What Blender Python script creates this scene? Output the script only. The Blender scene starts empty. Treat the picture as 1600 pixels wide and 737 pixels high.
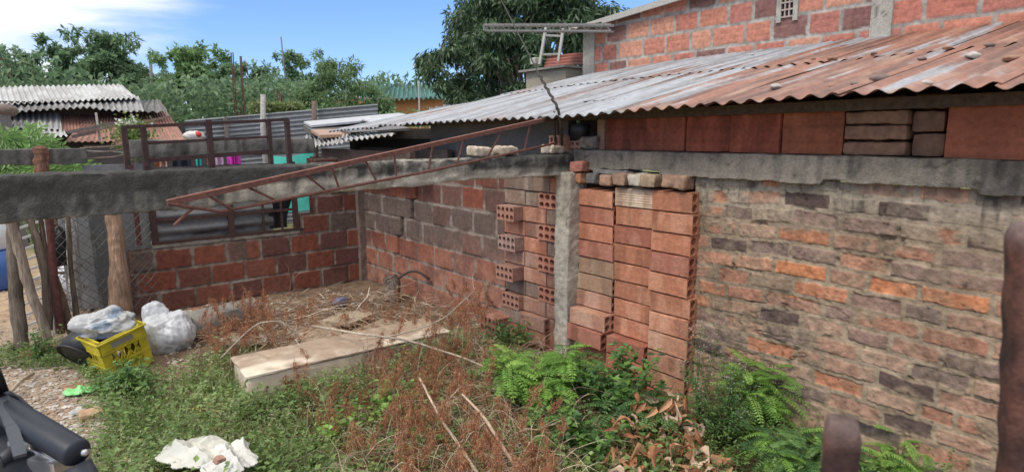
import bpy, math
import numpy as np
from mathutils import Vector, Matrix

# ------------------------------------------------------------------ camera, sky, sun, exposure
S = bpy.context.scene
FPX, CAMH = 957.0, 1.78
_a = np.array([14 - 800, -(212 - 368.5), -FPX]); _b = np.array([2000 - 800, -(200 - 368.5), -FPX])
_a /= np.linalg.norm(_a); _b /= np.linalg.norm(_b)
_c = np.cross(_b, _a); _c /= np.linalg.norm(_c); _a = np.cross(_c, _b)
ROT = np.array([_b, _a, _c]); CAMP = np.array([0, 0, CAMH])
cam_data = bpy.data.cameras.new('camera'); cam = bpy.data.objects.new('camera', cam_data)
S.collection.objects.link(cam); S.camera = cam
mw = Matrix.Identity(4)
for i in range(3):
    for j in range(3): mw[i][j] = ROT[i][j]
    mw[i][3] = CAMP[i]
cam.matrix_world = mw
cam_data.sensor_width = 36; cam_data.lens = FPX / 1600 * 36
cam_data.clip_start = 0.05; cam_data.clip_end = 800
cam_data.dof.use_dof = True; cam_data.dof.focus_distance = 4.6; cam_data.dof.aperture_fstop = 4.5

SUN_DIR = Vector((-0.78, -0.14, 1.0)).normalized()
sun_el = math.asin(SUN_DIR.z); sun_az = math.atan2(SUN_DIR.x, SUN_DIR.y)
W = bpy.data.worlds.new('World'); S.world = W; W.use_nodes = True
nt = W.node_tree; nd = nt.nodes; lk = nt.links
bg = nd['Background']
sky = nd.new('ShaderNodeTexSky'); sky.sky_type = 'NISHITA'; sky.sun_disc = False
sky.sun_elevation = sun_el; sky.sun_rotation = sun_az
sky.air_density = 1.1; sky.dust_density = 0.4; sky.ozone_density = 2.5
tc = nd.new('ShaderNodeTexCoord'); mp = nd.new('ShaderNodeMapping'); mp.inputs['Scale'].default_value = (1.0, 1.0, 5.0)
mp.inputs['Location'].default_value = (0.35, 0.2, 0.12)
cn = nd.new('ShaderNodeTexNoise'); cn.inputs['Scale'].default_value = 1.7; cn.inputs['Detail'].default_value = 9; cn.inputs['Roughness'].default_value = 0.52
cn.inputs['Distortion'].default_value = 0.5
lk.new(tc.outputs['Generated'], mp.inputs['Vector']); lk.new(mp.outputs['Vector'], cn.inputs['Vector'])
# more cloud towards +Y -X (over the far houses), clear elsewhere
dt = nd.new('ShaderNodeVectorMath'); dt.operation = 'DOT_PRODUCT'
lk.new(tc.outputs['Generated'], dt.inputs[0]); dt.inputs[1].default_value = (-0.34, 0.92, 0.32)
mr = nd.new('ShaderNodeMapRange'); mr.inputs['From Min'].default_value = 0.80; mr.inputs['From Max'].default_value = 1.0
mr.inputs['To Min'].default_value = 0.0; mr.inputs['To Max'].default_value = 0.20
lk.new(dt.outputs['Value'], mr.inputs['Value'])
ad = nd.new('ShaderNodeMath'); ad.operation = 'ADD'; lk.new(cn.outputs['Fac'], ad.inputs[0]); lk.new(mr.outputs['Result'], ad.inputs[1])
cr = nd.new('ShaderNodeMapRange'); cr.interpolation_type = 'SMOOTHSTEP'
cr.inputs['From Min'].default_value = 0.52; cr.inputs['From Max'].default_value = 0.78
# thick bright cloud overhead, outside the picture, keeps the shade neutral
sx = nd.new('ShaderNodeSeparateXYZ'); lk.new(tc.outputs['Generated'], sx.inputs[0])
mo_ = nd.new('ShaderNodeMapRange'); mo_.inputs['From Min'].default_value = 0.26; mo_.inputs['From Max'].default_value = 0.55; mo_.inputs['To Max'].default_value = 0.42
lk.new(sx.outputs['Z'], mo_.inputs['Value'])
ad2 = nd.new('ShaderNodeMath'); ad2.operation = 'ADD'; lk.new(ad.outputs[0], ad2.inputs[0]); lk.new(mo_.outputs['Result'], ad2.inputs[1])
lk.new(ad2.outputs[0], cr.inputs['Value'])
tint = nd.new('ShaderNodeMix'); tint.data_type = 'RGBA'; tint.blend_type = 'MULTIPLY'; tint.inputs['Factor'].default_value = 1
lk.new(sky.outputs['Color'], tint.inputs['A']); tint.inputs['B'].default_value = (0.72, 0.90, 1.32, 1)
mx = nd.new('ShaderNodeMix'); mx.data_type = 'RGBA'
lk.new(cr.outputs['Result'], mx.inputs['Factor']); lk.new(tint.outputs['Result'], mx.inputs['A'])
mx.inputs['B'].default_value = (8.9, 8.8, 8.7, 1)
lk.new(mx.outputs['Result'], bg.inputs['Color']); bg.inputs['Strength'].default_value = 0.12
sd = bpy.data.lights.new('sun', 'SUN'); sd.energy = 1.8; sd.angle = math.radians(16); sd.color = (1, 0.955, 0.89)
so = bpy.data.objects.new('sun', sd); S.collection.objects.link(so)
so.rotation_euler = SUN_DIR.to_track_quat('Z', 'Y').to_euler(); so.location = (-6, 0, 12)
S.view_settings.view_transform = 'Standard'; S.view_settings.look = 'None'
S.view_settings.exposure = 0.30; S.view_settings.gamma = 1
S.view_settings.use_curve_mapping = False
S.render.engine = 'CYCLES'

# ------------------------------------------------------------------ helpers
def P(px, py, ax, val):
    """point where the sight line of a photo pixel meets the plane coordinate[ax] = val"""
    v = ROT @ np.array([px - 800, -(py - 368.5), -FPX]); t = (val - CAMP[ax]) / v[ax]
    return CAMP + t * v

rng = np.random.default_rng(11)
def hsh(*a):
    s = 0.0
    k = (12.9898, 78.233, 37.719, 93.17)
    for i, x in enumerate(a): s = s + np.asarray(x, float) * k[i]
    v = np.sin(s) * 43758.5453
    return v - np.floor(v)
def vnoise(p, seed=0):
    p = np.asarray(p, float) + seed * 17.31
    i = np.floor(p); f = p - i; f = f * f * (3 - 2 * f)
    x, y, z = i[..., 0], i[..., 1], i[..., 2]; r = 0
    for dx in (0, 1):
        for dy in (0, 1):
            for dz in (0, 1):
                w = (f[..., 0] if dx else 1 - f[..., 0]) * (f[..., 1] if dy else 1 - f[..., 1]) * (f[..., 2] if dz else 1 - f[..., 2])
                r = r + w * hsh(x + dx, y + dy, z + dz)
    return r
def fbm(p, octaves=4, seed=0):
    r = 0; a = 0.5; t = 0; q = np.asarray(p, float)
    for o in range(octaves):
        r = r + a * vnoise(q, seed + o); t += a; a *= 0.5; q = q * 2.03
    return r / t * 2 - 1            # about -1..1
def v3(x, y, z=0):
    x, y, z = np.broadcast_arrays(x, y, z); return np.stack([x, y, z], -1).astype(float)
def sstep(a, b, x):
    t = np.clip((x - a) / (b - a), 0, 1); return t * t * (3 - 2 * t)
def lerp(a, b, t): return a + (b - a) * t
def mixc(c1, c2, t):
    t = np.asarray(t)[..., None]; return np.asarray(c1) * (1 - t) + np.asarray(c2) * t

class MB:
    def __init__(s): s.V = []; s.F = []; s.C = []; s.n = 0
    def add(s, V, F, col=(1, 1, 1)):
        V = np.asarray(V, float).reshape(-1, 3)
        if isinstance(F, np.ndarray): s.F.append(F + s.n)
        else:
            for k in sorted(set(len(f) for f in F)): s.F.append(np.array([f for f in F if len(f) == k]) + s.n)
        c = np.asarray(col, float)
        if c.ndim == 1: c = np.tile(c, (len(V), 1))
        s.V.append(V); s.C.append(c[:, :3]); s.n += len(V); return s
    def box(s, lo, hi, col=(1, 1, 1), M=None):
        (a, b, c), (d, e, f) = lo, hi
        V = np.array([(a, b, c), (d, b, c), (d, e, c), (a, e, c), (a, b, f), (d, b, f), (d, e, f), (a, e, f)], float)
        if M is not None: V = V @ M[:3, :3].T + M[:3, 3]
        return s.add(V, [(0, 3, 2, 1), (4, 5, 6, 7), (0, 1, 5, 4), (1, 2, 6, 5), (2, 3, 7, 6), (3, 0, 4, 7)], col)
    def beam(s, p, q, w, h, col=(1, 1, 1), up=(0, 0, 1)):
        """box bar from p to q"""
        p = np.array(p, float); q = np.array(q, float); d = q - p; L = np.linalg.norm(d); d /= L
        sd_ = np.cross(d, up); n = np.linalg.norm(sd_)
        if n < 1e-3: sd_ = np.array([1., 0, 0])
        else: sd_ /= n
        u = np.cross(sd_, d)
        M = np.eye(4); M[:3, 0] = d; M[:3, 1] = sd_; M[:3, 2] = u; M[:3, 3] = p
        return s.box((0, -w / 2, -h / 2), (L, w / 2, h / 2), col, M)
    def tube(s, pts, rad, sides=6, col=(1, 1, 1), cap=True):
        pts = np.asarray(pts, float); n = len(pts); rad = np.broadcast_to(np.asarray(rad, float), (n,))
        t = np.gradient(pts, axis=0); t /= np.linalg.norm(t, axis=1)[:, None] + 1e-9
        ref = np.array([0, 0, 1.]) if abs(t[:, 2]).mean() < 0.8 else np.array([1., 0, 0])
        a = np.cross(t, ref); a /= np.linalg.norm(a, axis=1)[:, None] + 1e-9; b = np.cross(t, a)
        an = np.arange(sides) * 2 * math.pi / sides
        V = pts[:, None] + rad[:, None, None] * (a[:, None] * np.cos(an)[None, :, None] + b[:, None] * np.sin(an)[None, :, None])
        i = np.arange(n - 1)[:, None] * sides; j = np.arange(sides)[None]; j2 = (j + 1) % sides
        F = np.stack([i + j, i + j2, i + sides + j2, i + sides + j], -1).reshape(-1, 4)
        c = np.asarray(col, float)
        if c.ndim == 2: c = np.repeat(c, sides, 0)
        m = s.n; s.add(V.reshape(-1, 3), F, c)
        if cap and sides > 3:
            s.F.append(np.array([list(range(sides))[::-1]]) + m); s.F.append(np.array([list(range((n - 1) * sides, n * sides))]) + m)
        return s
    def build(s, name, mat, parent=None, smooth=False):
        me = bpy.data.meshes.new(name)
        V = np.concatenate(s.V); C = np.concatenate(s.C)
        me.vertices.add(len(V)); me.vertices.foreach_set('co', V.ravel())
        li = np.concatenate([f.ravel() for f in s.F]); tot = np.concatenate([np.full(len(f), f.shape[1]) for f in s.F])
        st = np.concatenate([[0], np.cumsum(tot)[:-1]])
        me.loops.add(len(li)); me.loops.foreach_set('vertex_index', li.astype(np.int32))
        me.polygons.add(len(tot)); me.polygons.foreach_set('loop_start', st.astype(np.int32))
        try: me.polygons.foreach_set('loop_total', tot.astype(np.int32))
        except Exception: pass
        me.update(calc_edges=True); me.validate()
        at = me.color_attributes.new('Col', 'FLOAT_COLOR', 'POINT')
        if len(me.vertices) == len(C): at.data.foreach_set('color', np.concatenate([C, np.ones((len(C), 1))], 1).ravel().astype(np.float32))
        me.polygons.foreach_set('use_smooth', np.full(len(me.polygons), smooth))
        me.materials.append(mat); o = bpy.data.objects.new(name, me); S.collection.objects.link(o)
        if parent is not None: o.parent = parent
        return o

def tag(o, label=None, cat=None, group=None, kind=None):
    if label: o['label'] = label
    if cat: o['category'] = cat
    if group: o['group'] = group
    if kind: o['kind'] = kind
    elif label: o['kind'] = 'thing'
    return o
def thing(name, label, cat, loc=(0, 0, 0), group=None):
    o = bpy.data.objects.new(name, None); S.collection.objects.link(o); o.location = tuple(float(c) for c in loc); o.empty_display_size = .1
    return tag(o, label, cat, group)
def put(child_mb, name, mat, root, smooth=False):
    """mesh given in world coordinates, parented to a root that stands at its own place"""
    l = np.array(root.location); child_mb.V = [v - l for v in child_mb.V]
    return child_mb.build(name, mat, root, smooth)

def vmat(name, rough=.85, bs=60, bstr=.4, var=.25, vs=14, metal=0, spec=.3, trans=0, dist=.006, coat=0):
    m = bpy.data.materials.new(name); m.use_nodes = True; t = m.node_tree; n = t.nodes; l = t.links; b = n['Principled BSDF']
    at = n.new('ShaderNodeAttribute'); at.attribute_name = 'Col'; tcn = n.new('ShaderNodeTexCoord')
    no = n.new('ShaderNodeTexNoise'); no.inputs['Scale'].default_value = vs; no.inputs['Detail'].default_value = 6; no.inputs['Roughness'].default_value = .62
    l.new(tcn.outputs['Object'], no.inputs['Vector'])
    mr_ = n.new('ShaderNodeMapRange'); mr_.inputs['From Min'].default_value = .3; mr_.inputs['From Max'].default_value = .7
    mr_.inputs['To Min'].default_value = 1 - var; mr_.inputs['To Max'].default_value = 1 + var; l.new(no.outputs['Fac'], mr_.inputs['Value'])
    mm = n.new('ShaderNodeVectorMath'); mm.operation = 'SCALE'; l.new(at.outputs['Color'], mm.inputs[0]); l.new(mr_.outputs['Result'], mm.inputs['Scale'])
    l.new(mm.outputs['Vector'], b.inputs['Base Color'])
    b.inputs['Roughness'].default_value = rough; b.inputs['Metallic'].default_value = metal; b.inputs['Specular IOR Level'].default_value = spec
    if coat: b.inputs['Coat Weight'].default_value = coat
    if bstr:
        n2 = n.new('ShaderNodeTexNoise'); n2.inputs['Scale'].default_value = bs; n2.inputs['Detail'].default_value = 5; l.new(tcn.outputs['Object'], n2.inputs['Vector'])
        bu = n.new('ShaderNodeBump'); bu.inputs['Strength'].default_value = bstr; bu.inputs['Distance'].default_value = dist
        l.new(n2.outputs['Fac'], bu.inputs['Height']); l.new(bu.outputs['Normal'], b.inputs['Normal'])
    if trans:
        tr = n.new('ShaderNodeBsdfTranslucent'); l.new(mm.outputs['Vector'], tr.inputs['Color'])
        mxs = n.new('ShaderNodeMixShader'); mxs.inputs[0].default_value = trans
        l.new(b.outputs[0], mxs.inputs[1]); l.new(tr.outputs[0], mxs.inputs[2]); l.new(mxs.outputs[0], n['Material Output'].inputs['Surface'])
    return m
M_MASON = vmat('masonry', .95, 90, .55, .28, 22)
M_BLOCK = vmat('fired clay', .9, 110, .6, .22, 40)
M_CONC = vmat('weathered concrete', .95, 130, .8, .22, 60, dist=.008)
M_SHEET = vmat('corrugated metal', .55, 40, .2, .18, 12, metal=.0, spec=.5)
M_STEEL = vmat('rusty steel', .8, 150, .5, .4, 45)
M_WOOD = vmat('weathered wood', .9, 60, .7, .35, 30)
M_LEAF = vmat('leaf', .42, 30, 0, .12, 3, spec=.5, trans=.38)
M_FAR = vmat('far leaf', .5, 30, 0, .12, 1, spec=.4, trans=.5)
M_CRATE = vmat('dirty crate plastic', .5, 40, .3, .3, 9, spec=.4)
M_DRY = vmat('dry leaf', .85, 60, .3, .2, 30, trans=.12)
M_DIRT = vmat('soil', 1, 55, .9, .3, 7, dist=.02)
M_STONE = vmat('stone', .92, 60, .6, .25, 20)
M_PLAST = vmat('plastic', .42, 30, .1, .12, 8, spec=.5)
M_BAG = vmat('plastic film', .35, 25, .35, .10, 6, spec=.6, trans=.25, dist=.01)
M_CLOTH = vmat('cloth', .9, 200, .3, .12, 8)
M_BLACK = vmat('black rubber', .5, 60, .15, .2, 8, spec=.4)
M_CHROME = vmat('bright metal', .3, 60, .05, .1, 8, metal=.85)
M_PAINT = vmat('dull paint', .55, 60, .2, .12, 10)

def stretch(m, sc):
    for n in [n for n in m.node_tree.nodes if n.type == 'TEX_NOISE']:
        k = m.node_tree.nodes.new('ShaderNodeMapping'); k.inputs['Scale'].default_value = sc
        l0 = n.inputs['Vector'].links[0]; src = l0.from_socket; m.node_tree.links.remove(l0); m.node_tree.links.new(src, k.inputs[0]); m.node_tree.links.new(k.outputs[0], n.inputs['Vector'])
M_BARK = vmat('weathered bark', .95, 70, 1.0, .5, 40, dist=.012); stretch(M_BARK, (1, 1, .12))
def grid_faces(nu, nv, mask=None):
    i, j = np.meshgrid(np.arange(nu - 1), np.arange(nv - 1), indexing='ij')
    a = i * nv + j; F = np.stack([a, a + nv, a + nv + 1, a + 1], -1)
    if mask is not None: return F[mask[:-1, :-1] & mask[1:, 1:] & mask[:-1, 1:] & mask[1:, :-1]]
    return F.reshape(-1, 4)

def bricks(U, V, L, H, joint, seed, warp=.006, wf=9, jl=.25, bevel=.006, half=True, roff=None):
    p = v3(U, V, seed); wu = fbm(p * wf, 3, seed) * warp; wv = fbm(p * wf + 50, 3, seed) * warp
    r = np.floor((V + wv) / H); fv = (V + wv) - r * H
    o = (np.mod(r, 2) * .5 if half else 0) + hsh(r, seed) * (.18 if half else 1)
    q = (U + wu) / L + o; k = np.floor(q)
    bl = k + jl * (hsh(k, r, seed) - .5)
    k = np.where(q < bl, k - 1, k); k2 = k + 1
    br = k2 + jl * (hsh(k2, r, seed) - .5); k = np.where(q >= br, k + 1, k)
    bl = k + jl * (hsh(k, r, seed) - .5); br = k + 1 + jl * (hsh(k + 1, r, seed) - .5)
    d = np.minimum(np.minimum((q - bl) * L, (br - q) * L), np.minimum(fv, H - fv)) - joint / 2
    return sstep(0, bevel, d), r, k, d, fv

def pick(pal, t):
    pal = np.asarray(pal, float); return pal[np.clip((t * len(pal)).astype(int), 0, len(pal) - 1)]

def wall(mb, axis, base, u0, u1, v0, v1, step, fn, mask=None):
    """relief sheet on plane coordinate[axis] = base, growing towards the viewer (-axis)"""
    nu = int(round(abs(u1 - u0) / step)) + 1; nv = int(round((v1 - v0) / step)) + 1
    U, V = np.meshgrid(np.linspace(u0, u1, nu), np.linspace(v0, v1, nv), indexing='ij')
    h, c = fn(U, V)
    pos = v3(base - h, U, V) if axis == 0 else v3(U, base - h, V)
    m = mask(U, V) if mask is not None else None
    mb.add(pos.reshape(-1, 3), grid_faces(nu, nv, m), c.reshape(-1, 3))

def rough_box(mb, lo, hi, step, amp, fr, seed, colf, M=None):
    """box with broken, uneven faces; colf(points, normal) gives the colour"""
    lo = np.array(lo, float); hi = np.array(hi, float); cen = (lo + hi) / 2; half = (hi - lo) / 2
    for ax in range(3):
        for sg in (-1, 1):
            b, c = [k for k in range(3) if k != ax]
            nb = max(2, int((hi[b] - lo[b]) / step) + 1); nc = max(2, int((hi[c] - lo[c]) / step) + 1)
            A, B = np.meshgrid(np.linspace(lo[b], hi[b], nb), np.linspace(lo[c], hi[c], nc), indexing='ij')
            p = np.zeros(A.shape + (3,)); p[..., b] = A; p[..., c] = B; p[..., ax] = cen[ax] + sg * half[ax]
            # round corners
            q = (p - cen); e = np.minimum(half * .5, amp * .9 + .003); inner = np.clip(q, -(half - e), half - e); dd = q - inner
            ln = np.linalg.norm(dd, axis=-1, keepdims=True) + 1e-9
            nrm = dd / ln; p2 = cen + inner + nrm * e
            nz = (fbm(p * fr, 4, seed) + .30 * fbm(p * fr * 5.3, 3, seed + 11) - .5 * sstep(.25, .55, fbm(p * fr * 1.7, 3, seed + 19)))[..., None] * amp
            p2 = p2 + nrm * nz
            n_ = np.zeros(3); n_[ax] = sg
            col = colf(p, n_)
            F = grid_faces(nb, nc)
            if sg * (1 if ax != 1 else -1) < 0: F = F[:, ::-1]
            pv = p2.reshape(-1, 3)
            if M is not None: pv = pv @ M[:3, :3].T + M[:3, 3]
            mb.add(pv, F, np.broadcast_to(col, p.shape).reshape(-1, 3))
    return mb
def mat4(loc, rz=0, rx=0, ry=0, sc=1):
    m = Matrix.Translation(tuple(float(a) for a in loc)) @ Matrix.Rotation(rz, 4, 'Z') @ Matrix.Rotation(ry, 4, 'Y') @ Matrix.Rotation(rx, 4, 'X') @ Matrix.Scale(sc, 4)
    return np.array(m)
def blob(mb, c, r, seed, amp=.25, fr=2.2, n=24, col=(1, 1, 1), ridged=False, flat=0, M=None):
    th = np.linspace(0, math.pi, n // 2 + 2); ph = np.arange(n) * 2 * math.pi / n
    T, H = np.meshgrid(th, ph, indexing='ij'); d = v3(np.sin(T) * np.cos(H), np.sin(T) * np.sin(H), np.cos(T))
    f = fbm(d * fr, 4, seed)
    if ridged: f = -np.abs(f) * 2.2 + .5 + .35 * fbm(d * fr * 2.5, 3, seed + 5)
    p = d * (1 + amp * f)[..., None]
    if flat: p[..., 2] = np.maximum(p[..., 2], -flat)
    p = p * np.array(r)
    if M is not None: p = p @ M[:3, :3].T
    p = p + np.array(c)
    nu, nv = T.shape; i, j = np.meshgrid(np.arange(nu - 1), np.arange(nv), indexing='ij'); a = i * nv + j; b = i * nv + (j + 1) % nv
    F = np.stack([a, a + nv, b + nv, b], -1).reshape(-1, 4)
    cc = np.asarray(col, float)
    if cc.ndim > 1: cc = cc.reshape(-1, 3)
    mb.add(p.reshape(-1, 3), F, cc); return d, f
def leaves(mb, p, d, n, L, Wd, col, fold=.12):
    """one bent leaf blade per row"""
    p = np.asarray(p, float); N = len(p)
    d = d / (np.linalg.norm(d, axis=1, keepdims=True) + 1e-9)
    s_ = np.cross(d, n); s_ /= np.linalg.norm(s_, axis=1, keepdims=True) + 1e-9; u = np.cross(s_, d)
    L = np.broadcast_to(np.asarray(L, float), (N,))[:, None]; Wd = np.broadcast_to(np.asarray(Wd, float), (N,))[:, None]
    mid = p + d * L * .45
    V = np.stack([p, mid + s_ * Wd / 2 + u * Wd * fold, p + d * L - u * L * .08, mid - s_ * Wd / 2 + u * Wd * fold], 1)
    F = np.arange(N * 4).reshape(N, 4)
    c = np.repeat(np.broadcast_to(np.asarray(col, float), (N, 3)), 4, 0)
    mb.add(V.reshape(-1, 3), F, c)
def rdir(n, zlo=-1, zhi=1):
    z = rng.uniform(zlo, zhi, n); a = rng.uniform(0, 2 * math.pi, n); r = np.sqrt(np.maximum(0, 1 - z * z)); return v3(r * np.cos(a), r * np.sin(a), z)
def corr(mb, bl, br, tr, tl, nw, amp, colf, nv=10, seed=0, wob=.01, thick=0.0015, jag=0):
    """corrugated sheet; waves counted from bl to br, flutes run from bottom to top"""
    bl, br, tr, tl = [np.array(a, float) for a in (bl, br, tr, tl)]
    nu = max(8, int(nw * 8) + 1)
    u, v = np.meshgrid(np.linspace(0, 1, nu), np.linspace(0, 1, nv), indexing='ij')
    if jag:
        e = fbm(v3(u * nw * .3, 0, seed), 4, seed) * jag * 1.5 + (hsh(np.floor(u * nw / 7), seed) - .5) * jag; v = v + e * (1 - v)
    p = (bl * (1 - u)[..., None] + br * u[..., None]) * (1 - v)[..., None] + (tl * (1 - u)[..., None] + tr * u[..., None]) * v[..., None]
    nr = np.cross(br - bl, tl - bl); nr /= np.linalg.norm(nr)
    if nr[2] < 0: nr = -nr
    p = p + nr * (amp * np.sin(2 * math.pi * nw * u) + wob * fbm(p * 1.7, 3, seed))[..., None]
    c = colf(p, u, v)
    F = grid_faces(nu, nv)
    mb.add(p.reshape(-1, 3), F, c.reshape(-1, 3))
    mb.add((p - nr * thick).reshape(-1, 3), F[:, ::-1], c.reshape(-1, 3) * .8)
    # rim joins the two skins
    r1 = np.concatenate([np.arange(nu) * nv, ]); k = nu * nv
    rim = np.stack([r1[:-1], r1[1:], r1[1:] + k, r1[:-1] + k], -1)
    mb.F.append(rim + mb.n - 2 * k)
    return mb
ORD = ['first', 'second', 'third', 'fourth', 'fifth', 'sixth', 'seventh', 'eighth', 'ninth', 'tenth', 'eleventh', 'twelfth', 'thirteenth', 'fourteenth']

# ------------------------------------------------------------------ ground
def ground_h(x, y):
    p = v3(x, y, 0)
    h = fbm(p * .8, 4, 3) * .05 + fbm(p * 5, 3, 9) * .012
    h = h + .13 * sstep(1.2, .2, y) * sstep(2.3, 3.2, x)              # soil banked against the old wall
    h = h + .10 * np.exp(-((x - 2.2) ** 2 / .8 + (y - 5.6) ** 2 / .7))  # heap in the corner
    near = sstep(14, 9, np.hypot(x, y)); 
    return h * near - .02
def axis_coords(a, b, st, far):
    c = list(np.arange(a, b + 1e-6, st)); lo = []; x = a; s = st
    while x > -far: s *= 1.28; x -= s; lo.append(x)
    hi = []; x = c[-1]; s = st
    while x < far: s *= 1.28; x += s; hi.append(x)
    return np.array(lo[::-1] + c + hi)
gx = axis_coords(-1.2, 4.2, .03, 300); gy = axis_coords(.4, 8.5, .03, 300)
X, Y = np.meshgrid(gx, gy, indexing='ij'); Z = ground_h(X, Y)
lane = sstep(.75, .25, X + .25 * fbm(v3(X, Y) * 1.3, 3, 4))           # trodden lane on the left
yard = 1 - lane
pn = fbm(v3(X, Y) * 9, 4, 8); pn2 = fbm(v3(X, Y) * 30, 3, 18)
c = mixc(mixc((.20, .135, .088), (.13, .085, .055), sstep(-.3, .5, pn)), mixc((.40, .29, .20), (.32, .25, .19), sstep(-.4, .4, pn2)), lane)
far = sstep(6.8, 8.0, Y)
c = mixc(c, (.45, .31, .20), far * sstep(1, -1, X)); c = mixc(c, (.18, .2, .08), sstep(9, 16, np.hypot(X, Y)))
mb = MB(); mb.add(v3(X, Y, Z).reshape(-1, 3), grid_faces(len(gx), len(gy)), c.reshape(-1, 3))
tag(mb.build('ground', M_DIRT, smooth=True), kind='structure')
def G(x, y): return float(ground_h(np.array([x * 1.0]), np.array([y * 1.0]))[0])

# ------------------------------------------------------------------ old solid brick wall on the right
def old_fn(U, V):
    H = .096; L = .25
    Vs = V + .012 * np.sin(U * 3.1) + .016 * fbm(v3(U * 3, V * 1.5), 3, 77)
    inb, r, k, d, fv = bricks(U, Vs, L, H, .021, 5, warp=.011, wf=19, jl=.42, bevel=.006)
    p = v3(U, V)
    n1 = fbm(p * 26, 4, 31); n2 = fbm(p * 5, 4, 41); n3 = fbm(p * 70, 2, 51)
    hr = hsh(k, r, 3); smear = sstep(.18, .44, n2 + .35 * fbm(p * 15, 3, 43) + (hsh(k, r, 9) - .5) * .8 - .08 + .55 * sstep(1.12, 1.45, V) + .35 * sstep(.35, .05, V))
    vis = inb * (1 - smear * .92)
    eaten = sstep(.62, .95, hsh(k, r, 21)) * .012
    proud = .0055 + (hsh(k, r, 17) - .5) * .008 - eaten
    h = vis * proud + n1 * .0065 + n2 * .009 + n3 * .0022 + smear * inb * .005 + .006 * np.abs(fbm(p * 12, 3, 47)) * (1 - vis)
    h = h + .030 * sstep(.22, .12, V + .03 * n2)                          # footing course
    pal = [(.41, .18, .10), (.34, .185, .12), (.24, .15, .115), (.105, .070, .060), (.40, .205, .13), (.20, .14, .11),
           (.36, .18, .115), (.36, .23, .16), (.075, .058, .052), (.33, .19, .13), (.25, .165, .13), (.33, .155, .10)]
    bc = pick(pal, hsh(k, r, 61)); 
    hot = (hsh(k, r, 71) > .50) & (V > .86) & (V < 1.07) & (U < 1.75); bc = np.where(hot[..., None], np.array((.50, .20, .095)), bc)
    bc = bc * (1 + .35 * n1 + .15 * n3)[..., None]
    mort = mixc((.335, .255, .175), (.225, .165, .112), sstep(-.5, .5, n2)) * (1 + .25 * n1 + .12 * n3)[..., None]
    mort = mixc(mort, (.35, .32, .26), sstep(1.22, 1.5, V) * .5)
    mort = mixc(mort, (.285, .20, .13), sstep(.55, .1, V) * .8)
    bc = mixc(bc, mort, .42 * sstep(-.1, .5, fbm(p * 11, 4, 161)))
    col = mixc(mort, bc, np.clip(vis * 1.1, 0, 1))
    stain = fbm(v3(U * 9, V * 1.6), 4, 151); pit = sstep(.35, .6, fbm(p * 45, 2, 153)); col = col * (1 + .28 * stain + .12 * fbm(p * 3, 3, 155) - .4 * pit)[..., None]; h = h - pit * .003
    crack = sstep(.05, .0, np.abs(fbm(v3(U * 3.2, V * 9), 4, 141))) * sstep(.0, .3, fbm(p * 2.2, 2, 143)); h = h - crack * .006; col = col * (1 - .45 * crack)[..., None]
    hole = sstep(.30, .52, fbm(p * 7 + 3, 3, 91)) * sstep(.5, 0, inb); h = h - hole * .022
    # black mould streaks under the concrete beam
    mold = sstep(.15, .5, fbm(v3(U * 38, V * 5), 3, 95)) * sstep(1.30, 1.46, V + .08 * n2)
    col = mixc(col, (.06, .055, .05), mold * .85)
    return h, col
root = thing('old_brick_wall', 'old weathered wall of irregular orange and dark solid bricks in smeared mortar', 'wall', (3.4, .6, 0))
mb = MB(); wall(mb, 0, 3.315, -1.3, 2.26, -.12, 1.52, .0047, old_fn); mb.box((3.345, -1.3, -.2), (3.50, 2.26, 1.50), (.2, .16, .12)); mb.box((3.455, 2.262, -.2), (3.52, 3.46, 1.50), (.10, .07, .05)); put(mb, 'wall_face', M_MASON, root, True)

# ------------------------------------------------------------------ concrete posts and beams
def conc_col(light, dark, moldy, seed, axis_u=0, top=None, bias=0):
    def f(p, n):
        q = fbm(p * np.array([2.2, 2.2, 4]), 4, seed); g = fbm(p * 45, 3, seed + 3); s = fbm(p * 17, 4, seed + 6); dr = fbm(p * np.array([26, 26, 2.5]), 3, seed + 9)
        b = bias(p) if callable(bias) else bias
        t = sstep(-.55, .55, q * .6 + .35 * s + .45 * dr + b)
        c = mixc(light, dark, t); c = mixc(c, moldy, sstep(.02, .5, g * .5 + s * .5 + dr * .4 + b * .8) * .7)
        cr_ = sstep(.035, .0, np.abs(fbm(p * np.array([4, 4, 6]), 3, seed + 30))) * sstep(-.1, .3, fbm(p * 2.5, 2, seed + 31))
        return c * ((1 + .22 * g + .15 * s) * (1 - .6 * cr_))[..., None]
    return f
LIGHTC, DARKC, MOLD = (.36, .33, .285), (.145, .135, .12), (.04, .038, .036)
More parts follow.
